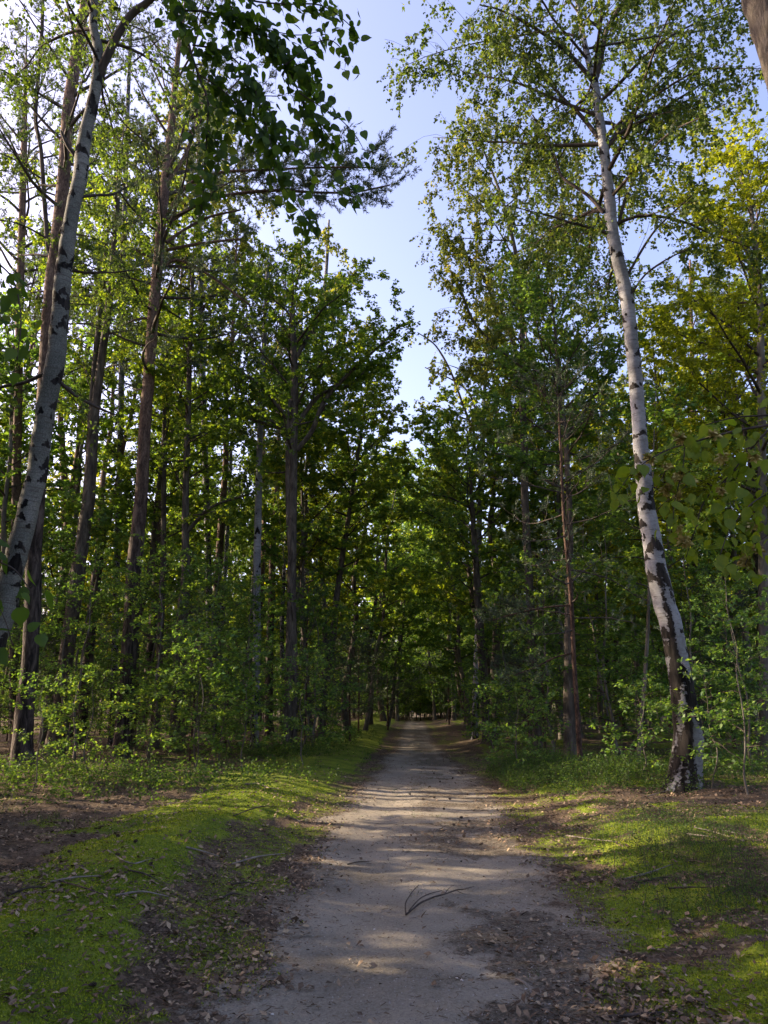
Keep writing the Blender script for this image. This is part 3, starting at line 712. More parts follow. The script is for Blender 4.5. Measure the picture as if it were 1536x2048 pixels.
def place(key, i, x, y, s=1., rz=0., label='', cat='tree', group=None, dz=0., tilt=0., lean=0.):
    name, tm, wm, lm = PRO[key][i % len(PRO[key])]
    t = thing(name, (x, y, H(x, y)+dz), label, cat, group, rz); t.scale = (s, s, s); t.rotation_euler = (Euler((tilt, lean, 0)).to_matrix() @ Euler((0, 0, rz)).to_matrix()).to_euler()
    link('trunk', tm, t); link('branchwork', wm, t, kind='stuff'); link('crown', lm, t, kind='stuff')
    return t
pts = []
SD = np.array([-sin(SUN_AZ)*cos(SUN_EL), cos(SUN_AZ)*cos(SUN_EL), sin(SUN_EL)])
BEAMS = [(.2, 13.9, .55), (.2, 10.3, .0), (1.1, 26, .3)]
HT = {'oak': (3.2, 16.5, 3.1), 'beech': (2., 13.5, 2.7), 'pine': (11.5, 24, 2.6), 'birch': (7, 20.5, 2.3), 'gold': (4, 14, 2.9), 'under': (.5, 7, 1.7), 'ypine': (.5, 6, 1.2), 'sap': (0, 2.6, .8)}
def in_beam(key, x, y):
    z0, z1, r = HT[key]
    for bx, by, w_ in BEAMS:
        t = ((x-bx)*SD[0]+(y-by)*SD[1])/(SD[0]**2+SD[1]**2)
        if t > 0 and z0 < t*SD[2] < z1+.5 and abs((x-bx)*SD[1]-(y-by)*SD[0])/cos(SUN_EL) < r*.72+w_: return True
    return False
def free(x, y, d):
    for a, b in pts:
        if (a-x)**2+(b-y)**2 < d*d: return False
    pts.append((x, y)); return True
rr = random.Random(5)
def track_gap(x, y):
    yy = min(y, 62.); l = float(c_sl(yy)); r = float(c_sr(yy))
    if y > 62: l -= (y-62)*.10; r -= (y-62)*.10
    return max(l-x, x-r)
LB = {'oak': ('leafy oak', 'tree'), 'beech': ('fresh green beech', 'tree'), 'pine': ('bare-stemmed tall pine', 'pine'), 'birch': ('slim weeping birch', 'birch'),
      'gold': ('yellowing broadleaf tree', 'tree'), 'under': ('low spreading hornbeam', 'young tree'), 'sap': ('leafy sapling', 'sapling'), 'ypine': ('bushy young pine', 'young pine')}
PL = {'oak': 'oaks', 'beech': 'beeches', 'pine': 'tall pines', 'birch': 'birches', 'gold': 'yellowing trees', 'under': 'hornbeams', 'sap': 'saplings', 'ypine': 'young pines'}
MARK = [(0, 'left edge'), (50, 'leftmost pine'), (115, 'dark twin birch'), (250, 'reddish pine'), (362, 'crooked-boughed oak'), (510, 'slim white birch'), (578, 'double-trunked oak'),
        (645, 'forked oak'), (835, 'track'), (978, 'stout black trunk'), (1075, 'turning birch'), (1160, 'slim reddish pine'), (1375, 'leaning white birch'), (1536, 'right edge')]
def lab(key, x, y=-1):
    a, c = LB[key]; s = 'left' if x < 0.6 else 'right'
    px = CX+FPX*x/(y*cos(PITCH)) if y > 1 else -1
    far = 'near the wood edge' if y < 22 else 'some way back' if y < 34 else 'deep in the wood' if y < 55 else 'far back in the wood'
    if y < 2 or px <= 0 or px >= 1536: w_ = 'beside or behind the viewer, %s of the track' % s
    else:
        i = max(k for k, m in enumerate(MARK) if m[0] < px); w_ = '%s between %s and %s' % (far, MARK[i][1], MARK[i+1][1])
    return dict(label=a+' '+w_, cat=c, group='%s %s' % (PL[key], w_))
def scatter(n, ylo, yhi, xf, dmin, gap, mixk, smin=.85, smax=1.15):
    k = 0; tries = 0
    while k < n and tries < n*40:
        tries += 1
        y = ylo+(yhi-ylo)*rr.random()**.8; x = rr.uniform(-1, 1)*xf(y)
        if track_gap(x, y) < gap or not free(x, y, dmin): continue
        key = rr.choices([m[0] for m in mixk], [m[1] for m in mixk])[0]
        if in_beam(key, x, y): pts.pop(); continue
        place(key, rr.randrange(9), x, y, rr.uniform(smin, smax), rr.uniform(0, 6.28), **lab(key, x, y), tilt=rr.gauss(0, .025)); k += 1
# trees that lean their crowns over the far track and close the tunnel
for x, y, k, i, s, ln in [(-1.5, 31, 'oak', 0, .95, .10), (4.6, 33, 'oak', 1, .95, -.12), (-.9, 37, 'beech', 1, 1.0, .12), (4.3, 39, 'beech', 1, 1.05, -.12), (-.8, 44, 'oak', 2, 1.0, .08), (5.2, 47, 'oak', 1, 1.15, -.10),
                      (0., 52, 'oak', 0, 1.3, .05), (5.0, 55, 'beech', 1, 1.35, -.05), (.8, 61, 'oak', 2, 1.3, 0), (5.8, 64, 'oak', 0, 1.4, -.05), (2.2, 72, 'beech', 1, 1.5, 0), (4.6, 76, 'oak', 1, 1.4, 0), (1, 80, 'beech', 0, 1.5, 0), (3.6, 84, 'oak', 2, 1.5, 0),
                      (.2, 44, 'beech', 0, .9, .14), (4.5, 42, 'beech', 0, .9, -.14), (1.0, 57, 'beech', 0, 1.2, .05), (3.9, 59, 'beech', 0, 1.2, -.05), (.2, 40, 'ypine', 0, 1., 0), (3.9, 46, 'ypine', 1, .9, 0), (.6, 68, 'under', 0, 1.2, 0), (5.2, 70, 'under', 1, 1.1, 0), (2.6, 73, 'under', 2, 1.2, 0), (3.9, 79, 'under', 1, 1.2, 0), (.4, 50, 'under', 1, .8, 0), (4.3, 53, 'under', 0, .8, 0), (2.0, 90, 'under', 0, 1.5, 0), (4, 92, 'under', 2, 1.5, 0), (0, 88, 'under', 1, 1.5, 0)]:
    place(k, i, x, y, s, x*3.1+y, lean=ln, **lab(k, x, y)); pts.append((x, y))
r3 = random.Random(8)
for q in range(34):
    x = r3.uniform(-3, 8); y = r3.uniform(61, 76)
    key = r3.choice(['under', 'ypine', 'ypine', 'ypine']); place(key, q, x, y, r3.uniform(.8, 1.3)*(2 if key == 'sap' else 1), q*1.3, **lab(key, x, y))
for q in range(60):
    x = r3.uniform(-2.5, 7); y = r3.uniform(59, 72); place('sap', q, x, y, r3.uniform(1., 1.6), q*1.7, **lab('sap', x, y))
# yellowing trees at the right side, sunlight partly put into their leaf colour
for x, y, k, i, s in [(9.2, 24, 'gold', 0, 1.0), (13, 27, 'gold', 0, 1.1), (7.6, 30, 'gold', 0, 1.05), (11.5, 34, 'gold', 0, 1.2), (15.5, 33, 'gold', 0, 1.2), (6.0, 25, 'beech', 1, .95)]:
    place(k, i, x, y, s, x*2.1+y, **lab(k, x, y)); pts.append((x, y))
# dense crowns of the left edge
for x, y, k, i, s in [(-11.5, 26, 'beech', 1, 1.15), (-11.5, 22, 'beech', 1, 1.0), (-8.2, 25, 'oak', 1, 1.0), (-6.0, 27, 'pine', 0, .95), (-12.5, 29, 'pine', 0, 1.05), (-9.5, 30, 'pine', 2, 1.0), (-4.6, 31, 'pine', 1, .9), (-7.2, 33, 'birch', 0, 1.05), (-14, 35, 'pine', 0, 1.1)]:
    place(k, i, x, y, s, x*2.1+y, **lab(k, x, y)); pts.append((x, y))
scatter(60, 24, 48, lambda y: 2+.55*y, 2.2, 2.2, [('oak', 4), ('beech', 6), ('pine', 1.3), ('birch', 1.5), ('gold', 1)])
scatter(120, 44, 115, lambda y: 3+.55*y, 3.4, 3.0, [('oak', 4), ('beech', 3), ('pine', 4), ('birch', 2), ('gold', 1)])
scatter(20, 19, 32, lambda y: 2+.52*y, 1.7, 1.6, [('under', 4), ('ypine', 3)], .7, 1.)
scatter(120, 23, 75, lambda y: 2+.52*y, 1.6, 1.2, [('under', 6), ('ypine', 2.5)])
scatter(60, 38, 75, lambda y: 2+.5*y, 1., .9, [('sap', 3), ('under', 2)], .9, 1.4)
scatter(64, 15, 38, lambda y: 2+.52*y, .9, .8, [('sap', 8), ('ypine', 0.5)], .6, 1.2)
# the wood goes on beside and behind the viewer; unseen shade trees added
def side(n, x0, x1, y0, y1, seed):
    r2 = random.Random(seed); k = 0; tr = 0
    while k < n and tr < 999:
        tr += 1; x = r2.uniform(x0, x1); y = r2.uniform(y0, y1)
        if track_gap(x, max(y, 4.6)) < 2.5 or not free(x, y, 3.2) or (y > 1 and abs(x) < .56*y+2.6): continue
        key = r2.choices(['oak', 'pine', 'beech', 'birch'], [4, 4, 3, 2])[0]
        if in_beam(key, x, y): pts.pop(); continue
        place(key, r2.randrange(5), x, y, r2.uniform(.85, 1.15), r2.uniform(0, 6), **lab(key, x, y)); k += 1
def side_shade(n, x0, x1, y0, y1, seed):  # unseen thicket added at the left to shade the near ground
    r2 = random.Random(seed); k = 0; tr = 0
    while k < n and tr < 2999:
        tr += 1; x = r2.uniform(x0, x1); y = r2.uniform(y0, y1)
        if (y > 1 and abs(x) < .56*y+2.0) or not free(x, y, 1.5): continue
        key = r2.choices(['under', 'ypine', 'beech', 'sap'], [6, 1.5, 2, 1])[0]
        if in_beam(key, x, y) or (key == 'beech' and y > 0 and abs(x) < .56*y+4.2): pts.pop(); continue
        place(key, r2.randrange(5), x, y, r2.uniform(.85, 1.15), r2.uniform(0, 6), **lab(key, x, y)); k += 1
for x, y in [(-9.6, 7.2), (-8.6, 4.4), (-8., 1.6), (-12.5, 6)]:  # unseen oaks added left of the frame to shade the foreground
    place('oak', int(x*-2), x, y, .9, x, **lab('oak', x, y)); pts.append((x, y))
for x, y in [(-7.7, 5.6), (-7.5, 3.2), (-7.2, .6), (-10.5, 4.6), (-11.2, 7.4), (-9.4, 9.4), (-12.2, 9.8), (-11.8, 13.5)]:  # unseen beeches added to keep the sun off the near track
    place('beech', int(x*-3), x, y, .95, x, **lab('beech', x, y)); pts.append((x, y))
for x, y in [(-13, 17), (-13.6, 19), (-12.4, 15.2), (-15.5, 17.2)]:  # unseen pines added so their crowns shade the leaning birch trunk
    place('pine', int(x*-2), x, y, .70, x, **lab('pine', x, y)); pts.append((x, y))
side(38, -50, -4, -4, 44, 1); side_shade(34, -24, -3.6, -5, 13, 9); side(16, 7, 34, -6, 34, 2); side(12, -26, 26, -28, -5, 3)

# saplings and young trees placed where the photo shows them
for key, i, px, py_, Y, s, rz, lb in [
    ('sap', 1, 180, 1560, 13.6, .75, 1, 'thin sapling with pale drooping leaves below the reddish pine'),
    ('sap', 2, 385, 1540, 16.5, .95, 2, 'dense green sapling clump left of the slim white birch'),
    ('sap', 0, 440, 1530, 16.9, 1.1, .4, 'upright dark sapling in front of the slim white birch'),
    ('sap', 2, 486, 1525, 17.2, .9, 4.4, 'thin-stemmed sapling at the foot of the slim white birch'),
    ('sap', 1, 600, 1510, 20.0, 1.0, 3.4, 'bushy sapling on the left bank near the double-trunked oak'),
    ('under', 0, 300, 1500, 19.0, .95, 3., 'broad young hornbeam hiding the foot of the reddish pine'),
    ('under', 1, 150, 1500, 18.6, .8, 5., 'young hornbeam with yellowing edges beside the leftmost pine'),
    ('under', 1, 430, 1500, 20.5, .85, 1., 'young hornbeam left of the slim white birch'),
    ('under', 0, 1030, 1490, 25.0, .95, .7, 'young hornbeam overhanging the right edge of the narrowing track'),
    ('under', 2, 1230, 1500, 19.0, .9, 2.2, 'tall young hornbeam between the slim young pine and the leaning birch'),
    ('under', 1, 1400, 1500, 17.5, .85, 4.1, 'young hornbeam behind the foot of the leaning white birch'),
    ('under', 2, 1500, 1500, 14.0, .5, 5.1, 'young hornbeam with blue-green leaves at the right edge'),
    ('ypine', 0, 700, 1480, 27.0, .9, 1., 'young pine on the left bank just before the tunnel'),
    ('ypine', 1, 1090, 1500, 21.0, .9, 2., 'soft grey-green young pine behind the bilberry patch'),
    ('ypine', 1, 610, 1480, 23.5, .85, 5., 'soft young pine below the double-trunked oak'),
    ('sap', 0, 1290, 1560, 13.6, .8, 1.7, 'low sapling in front of the leaning birch foot, on its left'),
    ('sap', 1, 1425, 1590, 12.2, .7, 2.7, 'low sapling just right of the leaning birch foot'),
    ('sap', 2, 1500, 1600, 11.2, .9, 3.7, 'bluish-leaved sapling at the right edge, nearest to the viewer'),
    ('sap', 0, 1060, 1520, 18.5, .7, .7, 'small bright sapling behind the bilberry patch'),
    ('sap', 2, 60, 1600, 12.4, .6, 2.1, 'small sapling in front of the leftmost pine')]:
    p, _ = at(px, py_, Y); place(key, i, p[0], p[1], s, rz, label=lb, cat='sapling' if key == 'sap' else 'young tree')
print('objects', len(bpy.data.objects), 'tris', sum(len(m.polygons) for m in bpy.data.meshes))

# ------------------------------------------------------------------ far wood that closes the view
def far_wood():
    rng = np.random.default_rng(77); mw, ml = MB(), MB()
    for i in range(150):
        a = rng.uniform(-.62, .62); d = rng.uniform(112, 175); x, y = sin(a)*d, cos(a)*d; z = H(x, y); h = rng.uniform(15, 22)
        tube(mw, np.array([[x, y, z-.3], [x+.3, y, z+h*.5], [x, y, z+h]]), [.2, .13, .03], 5)
        n = 330; u = rng.random(n)**.8; th = rng.random(n)*6.28; rd = np.sqrt(rng.random(n))*(3.6*np.sin(pi*(.1+.85*u))**.6)
        rd *= .7+.3*np.sin(th*3+u*9+i)
        P = np.stack([x+np.cos(th)*rd, y+np.sin(th)*rd, z+.4+u*(h-.4)], 1); leaves(ml, P, 1.15, rng, .1, .8, .4)
    t = link('far_woods', mw.mesh('far_woods', B['twig']), kind='stuff')
    ml.obj('foliage', G['oak'], t, kind='stuff')
far_wood()

# ------------------------------------------------------------------ lindens whose boughs hang into the picture
def leaf_mesh(seed, pts=9):
    """heart-shaped toothed leaf, unit length, stalk at the origin, blade along +X, folded on its midrib"""
    rng = np.random.default_rng(seed); o = [(0, 0)]
    half = [(.0, .0), (-.03, .16), (.10, .34), (.30, .41), (.52, .36), (.74, .21), (.90, .08), (1.06, 0.)]
    cup = .12+.12*rng.random(); curl = .10+.25*rng.random()
    V = []; Fq = []
    for k, (x, yv) in enumerate(half):
        j = 1+rng.normal()*.05
        zc = -curl*x*x*.5
        V += [(x, yv*j, zc+cup*yv), (max(x, 0.03)*1.0, 0, zc), (x, -yv*(1+rng.normal()*.05), zc+cup*yv)]
    for k in range(len(half)-1):
        a = k*3; b = a+3
        Fq += [(a+1, a, b, b+1), (a+2, a+1, b+1, b+2)]
    V = np.array(V)
    mb = MB(); mb.add(V, Fq); tube(mb, np.array([[-.35, 0, .10], [-.15, 0, .05], [.02, 0, 0]]), .012, 3)
    return mb
def dirmat(a, nn):
    from mathutils import Matrix, Vector
    a = Vector(a).normalized(); nn = Vector(nn); b = nn.cross(a).normalized(); c = a.cross(b)
    return Matrix((a, b, c)).transposed()
def bough_tree(label, trunk_pts, trunk_r, boughs, lmat, seed, size, nobj, fruits=0, size_of=None):
    """a linden standing outside the frame whose boughs reach into it: linden_tree > trunk, bough > leaf"""
    rng = np.random.default_rng(seed); root = np.array(trunk_pts[0], float); root[2] = H(root[0], root[1])
    t = thing('linden_tree', root, label, 'linden')
    tp = np.array(trunk_pts, float)-root; tp[0, 2] = -.1
    mb = MB(); trunk_mesh(mb, tp, np.array(trunk_r), 12, flare=.4, rng=rng); mb.obj('trunk', B['grey'], t, True)
    var = [leaf_mesh(seed*10+i).mesh('leaf', lmat, True) for i in range(6)]
    rest = MB(); cnt = 0; parts = []
    for bi, (lines, Yb, attach) in enumerate(boughs):
        mb = MB(); cand = []
        for li, (ln, dens, drift) in enumerate(lines):
            P, Rr = px_line(ln, Yb, root, drift)
            if li == 0 and attach is not None:
                P = np.vstack([np.array(attach)-root, P]); Rr = np.concatenate([[.03], Rr])
            q = smooth_line(np.column_stack([P, Rr]), 5); tube(mb, q[:, :3], q[:, 3], 5)
            cum = np.concatenate([[0], np.cumsum(np.linalg.norm(np.diff(q[:, :3], axis=0), axis=1))])
            s0 = 0 if not (li == 0 and attach is not None) else cum[5]
            s = s0+.02
            while s < cum[-1]:
                p = np.array([np.interp(s, cum, q[:, i]) for i in range(3)]); k = min(int(np.searchsorted(cum, s)), len(q)-1)
                tg = nrm(q[k, :3]-q[k-1, :3])
                for _ in range(rng.poisson(dens)):
                    off = rng.normal(size=3)*np.array([.045, .05, .045]); off[2] -= .01
                    cand.append((p+off, p, tg))
                s += size*.42
        b = mb.obj('bough', B['twig'], t, True); parts.append((b, cand)); cnt += len(cand)
    share = min(1., nobj/max(cnt, 1))
    for b, cand in parts:
        for p, o, tg in cand:
            a = tg*.45+rng.normal(size=3)*.55+np.array([0, 0, -.75]); nn = rng.normal(size=3)*1.1+np.array([0, -.2, .6])
            sz = size*(.7+.55*rng.random())
            M = dirmat(a, nn)
            if rng.random() < share:
                l = link('leaf', var[rng.integers(6)], b); l.location = p; l.scale = (sz,)*3; l.rotation_euler = M.to_euler()
            else:
                v = np.array([list(x.co) for x in var[0].vertices])*sz@np.array(M).T+p
                qd = np.array([list(pl.vertices) for pl in var[0].polygons if len(pl.vertices) == 4]); tr = np.array([list(pl.vertices) for pl in var[0].polygons if len(pl.vertices) == 3]).reshape(-1, 3)
                rest.add(v, qd, tr)
    if fruits:
        fm = MB()
        for k in range(16):
            d = nrm(rng.normal(size=3)); c = d*.35*rng.random()+np.array([0, 0, -.4]); leaves(fm, np.repeat(c[None], 3, 0), .55, rng, .3, .2, .22)
        fme = fm.mesh('fruit_cluster', M_fruit)
        for k in range(fruits):
            b, cand = parts[rng.integers(len(parts))]; p, o, tg = cand[rng.integers(len(cand))]
            l = link('fruit_cluster', fme, b); l.location = p; l.scale = (.05+.03*rng.random(),)*3; l.rotation_euler = (0, 0, rng.random()*6)
    if rest.n: rest.obj('leaf_mass', lmat, t, kind='stuff')
    return t
bough_tree('linden with dark broad leaves on boughs drooping from the top left', [(-3.4, 3.2, 0), (-3.3, 3.1, 2.), (-2.9, 3.2, 4.), (-2.6, 3.3, 6.5), (-2.4, 3.4, 9)], [.12, .10, .085, .05, .02],
    [([([(250,-260,9),(300,-120,8),(340,0,7),(368,60,6),(385,115,5),(402,165,5),(416,205,4),(413,280,4),(407,380,3),(402,425,2)], 2.0, 0),
       ([(355,20,5),(420,25,4),(480,45,4),(530,80,3),(575,135,3),(600,190,3),(640,250,2),(668,290,2)], 4.8, .02),
       ([(385,90,4),(440,100,4),(480,130,3),(510,180,3),(528,240,3),(545,300,2),(560,355,2)], 4.8, -.02),
       ([(400,150,3),(430,170,3),(465,200,2),(500,260,2),(520,300,2)], 5.0, .03),
       ([(330,-40,5),(420,-30,4),(500,0,4),(570,8,3),(640,10,3),(688,40,2),(712,66,2)], 2.5, .02),
       ([(570,130,3),(620,92,2),(660,80,2),(690,108,2),(690,135,1)], 1.5, 0),
       ([(598,185,3),(640,212,2),(680,238,2),(710,270,2),(728,300,1)], 1.6, 0),
       ([(535,240,3),(590,290,2),(640,330,2),(690,368,2),(718,398,1)], 2.4, -.02),
       ([(545,330,3),(575,385,2),(605,425,2),(628,480,1)], 2.5, .02),
       ([(440,20,3),(520,60,2),(560,100,2),(610,150,2),(640,200,1)], 5.0, .04),
       ([(408,250,3),(440,300,2),(430,350,2),(420,400,1)], 2.5, -.03),
       ([(430,-20,3),(470,20,2),(510,50,2),(590,70,2),(650,60,1)], 2.8, .03)], 4.1, (-3.0, 3.2, 5.2)),
     ([([(-200,440,7),(-80,480,6),(0,530,4),(30,570,3),(42,640,3),(34,720,2)], 1.1, .0),
       ([(-60,540,3),(-20,600,3),(10,650,2),(20,700,2)], .8, 0)], 2.9, (-3.3, 3.1, 2.6)),
     ([([(-200,1040,7),(-80,1080,5),(-10,1120,4),(30,1140,3),(60,1180,2)], 1.0, 0),
       ([(-60,1120,3),(-20,1180,3),(10,1240,2),(25,1290,2)], 1.0, 0)], 2.7, (-3.35, 3.1, 2.0))],
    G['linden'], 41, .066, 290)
bough_tree('linden with sunlit green leaves and brown fruit bracts hanging in from the right edge', [(3.3, 3.4, 0), (3.2, 3.3, 1.6), (3.0, 3.3, 3.4), (2.9, 3.4, 6)], [.09, .08, .06, .02],
    [([([(1640,830,8),(1536,850,6),(1470,862,5),(1400,880,4),(1330,902,3),(1270,940,2),(1235,985,2)], 1.8, 0),
       ([(1536,860,5),(1500,900,4),(1455,955,3),(1410,1000,3),(1390,1060,2),(1372,1115,2)], 2.1, .03),
       ([(1370,890,3),(1365,940,2),(1350,1000,2),(1345,1060,1)], 1.8, 0),
       ([(1640,820,5),(1540,830,4),(1470,835,3),(1410,850,2)], .7, .04),
       ([(1600,960,4),(1540,985,3),(1500,1010,3),(1460,1060,2),(1440,1110,2)], 2.4, -.02),
       ([(1600,1020,4),(1550,1060,3),(1510,1090,2),(1490,1130,2)], 3.5, 0)], 3.5, (3.2, 3.3, 2.4))],
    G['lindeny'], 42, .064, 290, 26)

# big leaning trunk that cuts the upper right corner
rng = np.random.default_rng(50)
P_, R_, root_ = px_trunk([(1700,500,98),(1640,330,94),(1590,180,90),(1560,80,86),(1538,10,84),(1515,-60,80),(1480,-200,74)], 6.2, 12)
build_tree('birch_tree', root_, 'brownish leaning trunk cutting the upper right corner of the picture', 'birch', 'birch',
    grow_tree(rng, 'birch', P_, R_, (9.6, 11.9), 7, 1.2, marks=dict(dark_to=2., step=1.2), sides=14), leaf='birch', bark='oak')

# ------------------------------------------------------------------ things lying on the ground
def on(px, py_):
    x, y = ground_px(px, py_)
    for _ in range(4):
        d = F+(px-CX)/FPX*R+(CY-py_)/FPX*U; t = (H(x, y)-CAMZ)/d[2]; x, y = t*d[0], t*d[1]
    return np.array([x, y, H(x, y)])
def lying(name, label, cat, lines, mat_, group=None):
    root = on(*lines[0][0][:2]); t = thing(name, root, label, cat, group)
    for i, ln in enumerate(lines):
        P = np.array([on(q[0], q[1])+np.array([0, 0, q[2]]) for q in ln])-root; r = np.array([q[3] for q in ln])
        q = smooth_line(np.column_stack([P, r]), 4); mb = MB(); tube(mb, q[:, :3]+np.array([0, 0, .004]), q[:, 3], 6, .25, RNG)
        mb.obj('stem' if i == 0 else 'side_twig', mat_, t, True)
lying('fallen_branch', 'forked dry branch lying across the middle of the track', 'branch',
    [[(812,1833,.01,.008),(824,1826,.02,.0075),(840,1813,.02,.008),(856,1808,.03,.0065),(872,1799,.02,.007),(890,1797,.03,.005),(912,1789,.03,.006),(930,1784,.02,.004),(948,1776,.01,.002)],
     [(812,1833,.01,.006),(811,1820,.04,.005),(818,1808,.05,.0045),(828,1799,.07,.004),(838,1794,.09,.002)],
     [(818,1828,.02,.005),(840,1809,.04,.004),(862,1801,.05,.0035),(884,1798,.06,.002)], [(890,1797,.03,.004),(896,1790,.04,.003),(904,1786,.05,.001)], [(912,1789,.03,.003),(925,1793,.02,.002),(934,1792,.01,.001)]], B['twig'])
lying('fallen_branch', 'pale curved stick lying on the moss left of the track', 'stick',
    [[(490,1568,.02,.012),(515,1571,.03,.012),(535,1577,.01,.010),(555,1576,.01,.006)]], B['deadwood'])
lying('fallen_branch', 'short crooked twig on the sand at the lower right', 'stick',
    [[(1030,1962,.01,.007),(1050,1975,.02,.007),(1065,1995,.01,.004)]], B['deadwood'])
lying('fallen_branch', 'thin dark stick at the very bottom edge right of the sand', 'stick',
    [[(1195,2042,.01,.008),(1260,2036,.01,.008),(1330,2030,.01,.005)]], B['twig'])
lying('fallen_branch', 'straight dark twig on the left half of the track below the sun stripes', 'stick',
    [[(695,1730,.005,.006),(715,1727,.01,.006),(738,1724,.005,.004)]], B['twig'])
lying('fallen_branch', 'grey rotten log end beside the forked oak on the left bank', 'log',
    [[(648,1471,.03,.05),(665,1469,.04,.055),(684,1471,.03,.05)]], B['deadwood'])
lying('bare_shoot', 'thin leafless shoot standing in the litter at the left edge', 'shoot',
    [[(2,1650,.0,.006),(12,1630,.05,.005),(24,1600,.08,.003)]], B['twig'])

r4 = random.Random(3)
for q in range(22):
    px = r4.choice([r4.uniform(10, 480), r4.uniform(1120, 1520)]); py_ = r4.uniform(1560, 1800); a = r4.uniform(-.35, .35); Ls = r4.uniform(35, 120)
    lying('fallen_twig', 'thin dry twig lying in the litter %s the track' % ('left of' if px < 800 else 'right of'), 'twig',
          [[(px, py_, .01, r4.uniform(.005, .012)), (px+Ls*.5, py_+Ls*.5*a+r4.uniform(-3, 3), .025, .007), (px+Ls, py_+Ls*a, .01, .003)]], B['deadwood' if q % 2 else 'twig'], 'dry twigs in the litter %s the track' % ('left of' if px < 800 else 'right of'))
# fallen leaves: the nearest 290 as objects, the rest as one mass
rng = np.random.default_rng(61)
def dead_leaf(seed):
    r = np.random.default_rng(seed); V = []; Fq = []
    half = [(0, .02), (.15, .22), (.4, .32), (.7, .24), (.9, .1), (1.05, .0)]; c1 = r.uniform(.15, .6); c2 = r.uniform(-.5, .5)
    for x, yv in half:
        z = c2*(x-.5)**2+.04; V += [(x-.5, yv, z+c1*yv), (x-.5, 0, z), (x-.5, -yv*r.uniform(.7, 1.2), z+c1*yv*r.uniform(.3, 1.3))]
    for k in range(len(half)-1):
        a = k*3; Fq += [(a+1, a, a+3, a+4), (a+2, a+1, a+4, a+5)]
    return np.array(V), np.array(Fq)
DL = [dead_leaf(i) for i in range(7)]; DLM = []
for v, q in DL:
    mb = MB(); mb.add(v, q); DLM.append(mb.mesh('fallen_leaf', M_dead, True))
def litter_prob(x, y):
    s, d, m = masks(x, y); return np.clip(.12+1.3*(1-s)*(1-m)+.36*m+.38*d-.09*s, 0, 1)*(.35+1.1*sst(.4, .62, fbm(x*.9+50, y*.9, 3)))
n = 120000; y = 3.6+22*rng.random(n)**1.5; x = rng.uniform(-1, 1, n)*(.56*y+.6); kp = rng.random(n) < litter_prob(x, y)
x, y = x[kp], y[kp]; z = hgt(x, y); o = np.argsort(np.hypot(x, y)); x, y, z = x[o], y[o], z[o]; kp = rng.random(len(x)) < .62; x, y, z = x[kp], y[kp], z[kp]
S = .017+.032*rng.random(len(x))**1.8; A = rng.random(len(x))*6.28
near = np.where((np.abs(x) < .5*y))[0]; sel = near[np.argsort(-(S[near]/y[near]**.9))[:290]]; isob = np.zeros(len(x), bool); isob[sel] = True
for i in sel:
    s_, d_, m_ = masks(x[i:i+1], y[i:i+1]); where = 'track' if s_[0] > .45 else ('moss' if m_[0] > .4 else 'litter')
    o = link('fallen_leaf', DLM[i % 7]); o.location = (x[i], y[i], z[i]+.012+.008*(where == 'moss')); o.rotation_euler = (rng.normal()*.3, rng.normal()*.3, A[i]); o.scale = (S[i]*1.25,)*3
    sd = 'left of' if x[i] < c_sl(y[i])+.1 else 'right of'
    if where == 'track': o['label'] = 'small brown dry leaf lying on the bare sand of the track'; o['group'] = 'dry leaves on the sand'
    else: o['label'] = 'small brown dry leaf lying on the %s %s the track' % (('green moss' if where == 'moss' else 'brown litter'), sd); o['group'] = 'dry leaves on the %s %s the track' % (where, sd)
    o['category'] = 'leaf'
mb = MB(); rs = np.where(~isob)[0]
for k in range(7):
    idx = rs[rs % 7 == k]; v, q = DL[k]; m = len(idx)
    # cheap version: every second rib
    vv = v[[0, 1, 2, 6, 7, 8, 12, 13, 14]] if False else v[[1, 6, 15, 8]]; qq = np.array([[0, 1, 2, 3]])
    ca, sa = np.cos(A[idx]), np.sin(A[idx]); tx = rng.normal(size=m)*.35; ty = rng.normal(size=m)*.35
    px = vv[None, :, 0]*S[idx, None]*1.2; py2 = vv[None, :, 1]*S[idx, None]*1.2; pz = vv[None, :, 2]*S[idx, None]+px*tx[:, None]+py2*ty[:, None]
    W = np.stack([x[idx, None]+px*ca[:, None]-py2*sa[:, None], y[idx, None]+px*sa[:, None]+py2*ca[:, None], z[idx, None]+.012+pz+.006], -1)
    mb.add(W.reshape(-1, 3), (np.arange(m)[:, None, None]*4+qq[None]).reshape(-1, 4))
mb.obj('leaf_litter', M_dead, kind='stuff')
print('litter', len(rs))
# moss shoots
n = 270000; y = 3.6+10.4*rng.random(n)**2.4; x = rng.uniform(-1, 1, n)*(.56*y+.4); s_, d_, m_ = masks(x, y); kp = rng.random(n) < m_*1.2-.15
x, y = x[kp], y[kp]; z = hgt(x, y)+.004; m = len(x); P = np.stack([x, y, z], 1)
d = nrm(rng.normal(size=(m, 3))*.55+np.array([0, 0, 1.])); s = nrm(np.cross(d, rng.normal(size=(m, 3))))*(.0028+.0005*y[:, None]); L = (.006+.011*rng.random((m, 1)))*(1+.04*y[:, None])
mb = MB(); mb.add(np.stack([P-s, P+s, P+d*L], 1).reshape(-1, 3), None, np.arange(m*3).reshape(-1, 3)); mb.obj('moss_shoots', M_moss, kind='stuff'); print('moss', m)
